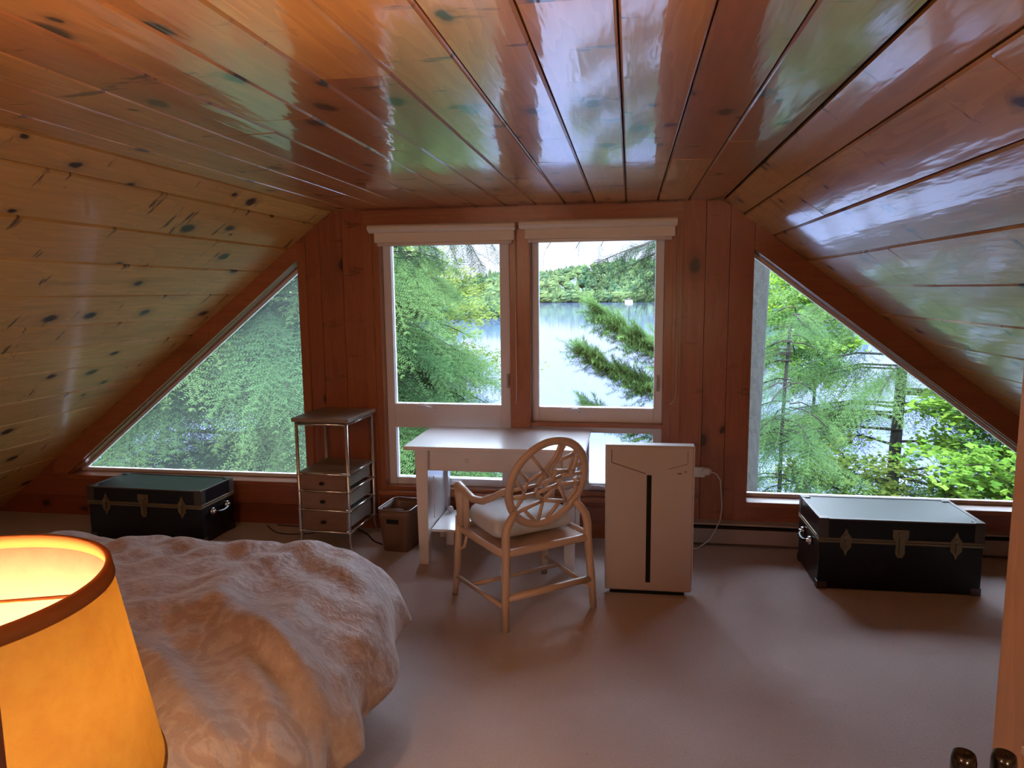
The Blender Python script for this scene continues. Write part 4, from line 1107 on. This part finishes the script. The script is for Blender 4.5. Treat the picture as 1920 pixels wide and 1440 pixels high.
struct(npmesh('hill_1', np.array(V) - [0, 0, 4.0], np.array(F), M['hill'], smooth=True), 'wooded shore across the lake', 'hill')
def crown(seed, conif):
    g = np.random.default_rng(seed); V = []; F = []; n, m_ = 9, 6
    for i in range(m_ + 1):
        s = i / m_
        for k in range(n):
            r = ((1 - s) * .42 * (1 + .25 * (i % 2)) if conif else .5 * math.sqrt(max(0, 1 - (2 * s - 1) ** 2))) * g.uniform(.75, 1.2) + .01
            w = 2 * PI * (k + .5 * (i % 2)) / n; V.append((r * math.cos(w), r * math.sin(w), s * (1.35 if conif else 1.0) + g.uniform(-.05, .05)))
    for i in range(m_):
        for k in range(n):
            k2 = (k + 1) % n; a, b, c, d = i * n + k, i * n + k2, (i + 1) * n + k2, (i + 1) * n + k
            F += [(a, b, c), (a, c, d)]
    return np.array(V), np.array(F)
CR = [crown(s, s % 3 == 0) for s in range(9)]
Vs, Fs, As = [], [], []; off = 0
for q in range(13500):
    i = nr.integers(0, na); j = nr.uniform(0, 1) ** 2.2 * nd; jj = int(min(j, nd - 1)); f = j - jj
    near = q >= 9500
    if near:                                     # the closer coves carry more, smaller crowns
        while shore(-1.3 + 2.9 * i / na) > 320 or abs(-1.3 + 2.9 * i / na) > 1.0: i = nr.integers(0, na)
        j = nr.uniform(0, 1) ** 1.3 * 7; jj = int(j); f = j - jj
    p = HV[i, jj] * (1 - f) + HV[i, min(jj + 1, nd)] * f; p2 = HV[i + 1, jj]; p = p + (p2 - HV[i, jj]) * nr.uniform()
    if abs(p[0] / p[1]) > 1.25: continue
    V, F = CR[nr.integers(9)]; s = nr.uniform(3.8, 7.5) if p[1] < 420 else nr.uniform(5, 10.5); w = nr.uniform(0, 6.28); c_, s_ = math.cos(w), math.sin(w)
    W_ = V * s; W_ = np.stack([W_[:, 0] * c_ - W_[:, 1] * s_, W_[:, 0] * s_ + W_[:, 1] * c_, W_[:, 2] * 1.1], 1) + p - [0, 0, .8]
    Vs.append(W_); Fs.append(F + off); off += len(V); tone = nr.uniform(0, 1)
    As.append(np.stack([np.clip(tone + .25 * (V[:, 2] - .5) + nr.normal(0, .12, len(V)), 0, 1), V[:, 0], V[:, 1]], 1))
o = npmesh('far_forest', np.concatenate(Vs), np.concatenate(Fs), M['forest'], None, np.concatenate(As), False)
tag(o, 'mixed green forest covering the far lake shore', 'forest', kind='stuff')
mt = MB()
for k in range(41):
    s = k / 40; x = -400 + 1200 * s; z = 95 * math.exp(-((x - 110) / 150) ** 2) + 40 * math.exp(-((x - 400) / 250) ** 2) + 15
    for yy, zz in ((2600, LAKE), (2900, z), (3300, LAKE)): mt.vert((x, yy, zz))
for k in range(40):
    for e in (0, 1): mt.face([k * 3 + e, k * 3 + 3 + e, k * 3 + 4 + e, k * 3 + 1 + e], True)
struct(mt.build('hill_2', M['mount']), 'low haze-tinted mountain beyond the wooded shore', 'mountain')
ct = thing('cottage', 'tiny white cottage on the far shore seen through the right tall window', 'cottage', (-1, 588, LAKE)); ct.scale = (.8, .8, .8)
m = MB(); m.box((-4, -3, 0), (4, 3, 2.3)); m.build('walls', M['cottage'], ct)
m = MB(); m.prism([(-4.6, 2.3), (4.6, 2.3), (0, 4.2)], 'xz', -3.4, 3.4); m.build('roof', M['roofing'], ct)
def boat(label, x, y, mat, rz, s=1.0):
    b = thing('boat', label, 'boat', (x, y, LAKE), rz, None); b.scale = (s, s, s)
    m = MB(); lv = []
    for k in range(7):
        u = k / 6; w = .9 * math.sin(PI * min(1, .25 + u * .75)) ** .6 * (1 if u < .95 else .3); xx = -2.6 + 5.2 * u
        for yy, zz in ((-w, .75), (-w * .7, .05), (w * .7, .05), (w, .75)): m.vert((xx, yy, zz))
    for k in range(6):
        for e in range(3): m.face([k * 4 + e, k * 4 + 4 + e, k * 4 + 5 + e, k * 4 + 1 + e])
        m.face([k * 4 + 3, k * 4 + 7, k * 4 + 4, k * 4])
    m.face([0, 1, 2, 3]); m.face([24, 25, 26, 27][::-1]); m.build('hull', mat, b)
    m = MB(); m.box((-.9, -.6, .75), (.8, .6, 1.25)); m.build('cabin', M['cottage'], b)
boat('red and white boat moored beyond the big grey trunk', 43.5, 207, M['boatred'], .1, 1.2)
boat('white boat moored farthest out beyond the big grey trunk', 52, 238, M['cottage'], .15, 1.1)
boat('white boat by the shore behind the birch leaves', 62.5, 217, M['cottage'], -.2, 1.2)
dk = thing('dock', 'pale wooden dock in the cove behind the trees', 'dock', (66, 205, LAKE))
m = MB(); m.box((-6, -1, .35), (6, 1, .6)); m.build('deck', M['cottage'], dk)
for x in (-5, 0, 5):
    m = MB(); m.tube([(x, -.8, -.5), (x, -.8, .9)], .12, 8); m.build('piling', M['roofing'], dk)

# ------------------------------------------------------------------ daylight
w = bpy.data.worlds.new('overcast_sky'); scn.world = w; w.use_nodes = True; nt = w.node_tree; nt.nodes.clear()
tc = nt.nodes.new('ShaderNodeTexCoord'); sp = nt.nodes.new('ShaderNodeSeparateXYZ'); nt.links.new(tc.outputs['Generated'], sp.inputs[0])
col = ramp(nt, sp.outputs[2], [(.0, (.049, .055, .068)), (.20, (.053, .061, .080)), (.36, (.36, .45, .56)), (.58, (.66, .80, 1.0)), (1, (.58, .76, 1.0))])
bg = N(nt, 'ShaderNodeBackground', Strength=15.5); nt.links.new(col, bg.inputs[0])
ow = nt.nodes.new('ShaderNodeOutputWorld'); nt.links.new(bg.outputs[0], ow.inputs[0])
sd = bpy.data.lights.new('sun', 'SUN'); sd.energy = 5.0; sd.angle = math.radians(6); sd.color = (1, .93, .78)
so = bpy.data.objects.new('sun', sd); C.objects.link(so); so.rotation_euler = Vector((.45, .55, -.72)).to_track_quat('-Z', 'Y').to_euler()

# unseen warm fill lights added behind the camera, without fixtures
fl = bpy.data.lights.new('rear_fill', 'POINT'); fl.energy = 32; fl.color = (1, .70, .46); fl.shadow_soft_size = .12
fo = bpy.data.objects.new('rear_fill', fl); C.objects.link(fo); fo.location = (-1.61, -.9, 1.95)
fl2 = bpy.data.lights.new('slope_fill', 'POINT'); fl2.energy = 22; fl2.color = (1, .74, .46); fl2.shadow_soft_size = .12  # second added fill, placed to brighten the left slope
fo2 = bpy.data.objects.new('slope_fill', fl2); C.objects.link(fo2); fo2.location = (.62, -.5, 1.35)
# ------------------------------------------------------------------ camera
f_px, pitch, yaw, roll = 1343.4, math.radians(7.401), math.radians(9.3656), math.radians(-.5717)
cd_ = bpy.data.cameras.new('camera'); cam = bpy.data.objects.new('camera', cd_); C.objects.link(cam)
cd_.sensor_fit = 'HORIZONTAL'; cd_.sensor_width = 36; cd_.lens = f_px / 1920 * 36; cd_.clip_start = .02; cd_.clip_end = 6000
fwd = Vector((-math.sin(yaw) * math.cos(pitch), math.cos(yaw) * math.cos(pitch), -math.sin(pitch)))
rt = Vector((math.cos(yaw), math.sin(yaw), 0)); up = rt.cross(fwd)
r2 = rt * math.cos(roll) + up * math.sin(roll); u2 = -rt * math.sin(roll) + up * math.cos(roll)
cam.matrix_world = Matrix(((r2.x, u2.x, -fwd.x, 0), (r2.y, u2.y, -fwd.y, 0), (r2.z, u2.z, -fwd.z, 1.7), (0, 0, 0, 1)))
scn.camera = cam
vs = scn.view_settings; vs.view_transform = 'Standard'; vs.look = 'None'; vs.gamma = 1; vs.use_curve_mapping = False; vs.exposure = 0.62
scn.cycles.max_bounces = 8; scn.cycles.transparent_max_bounces = 12; scn.cycles.sample_clamp_indirect = 6
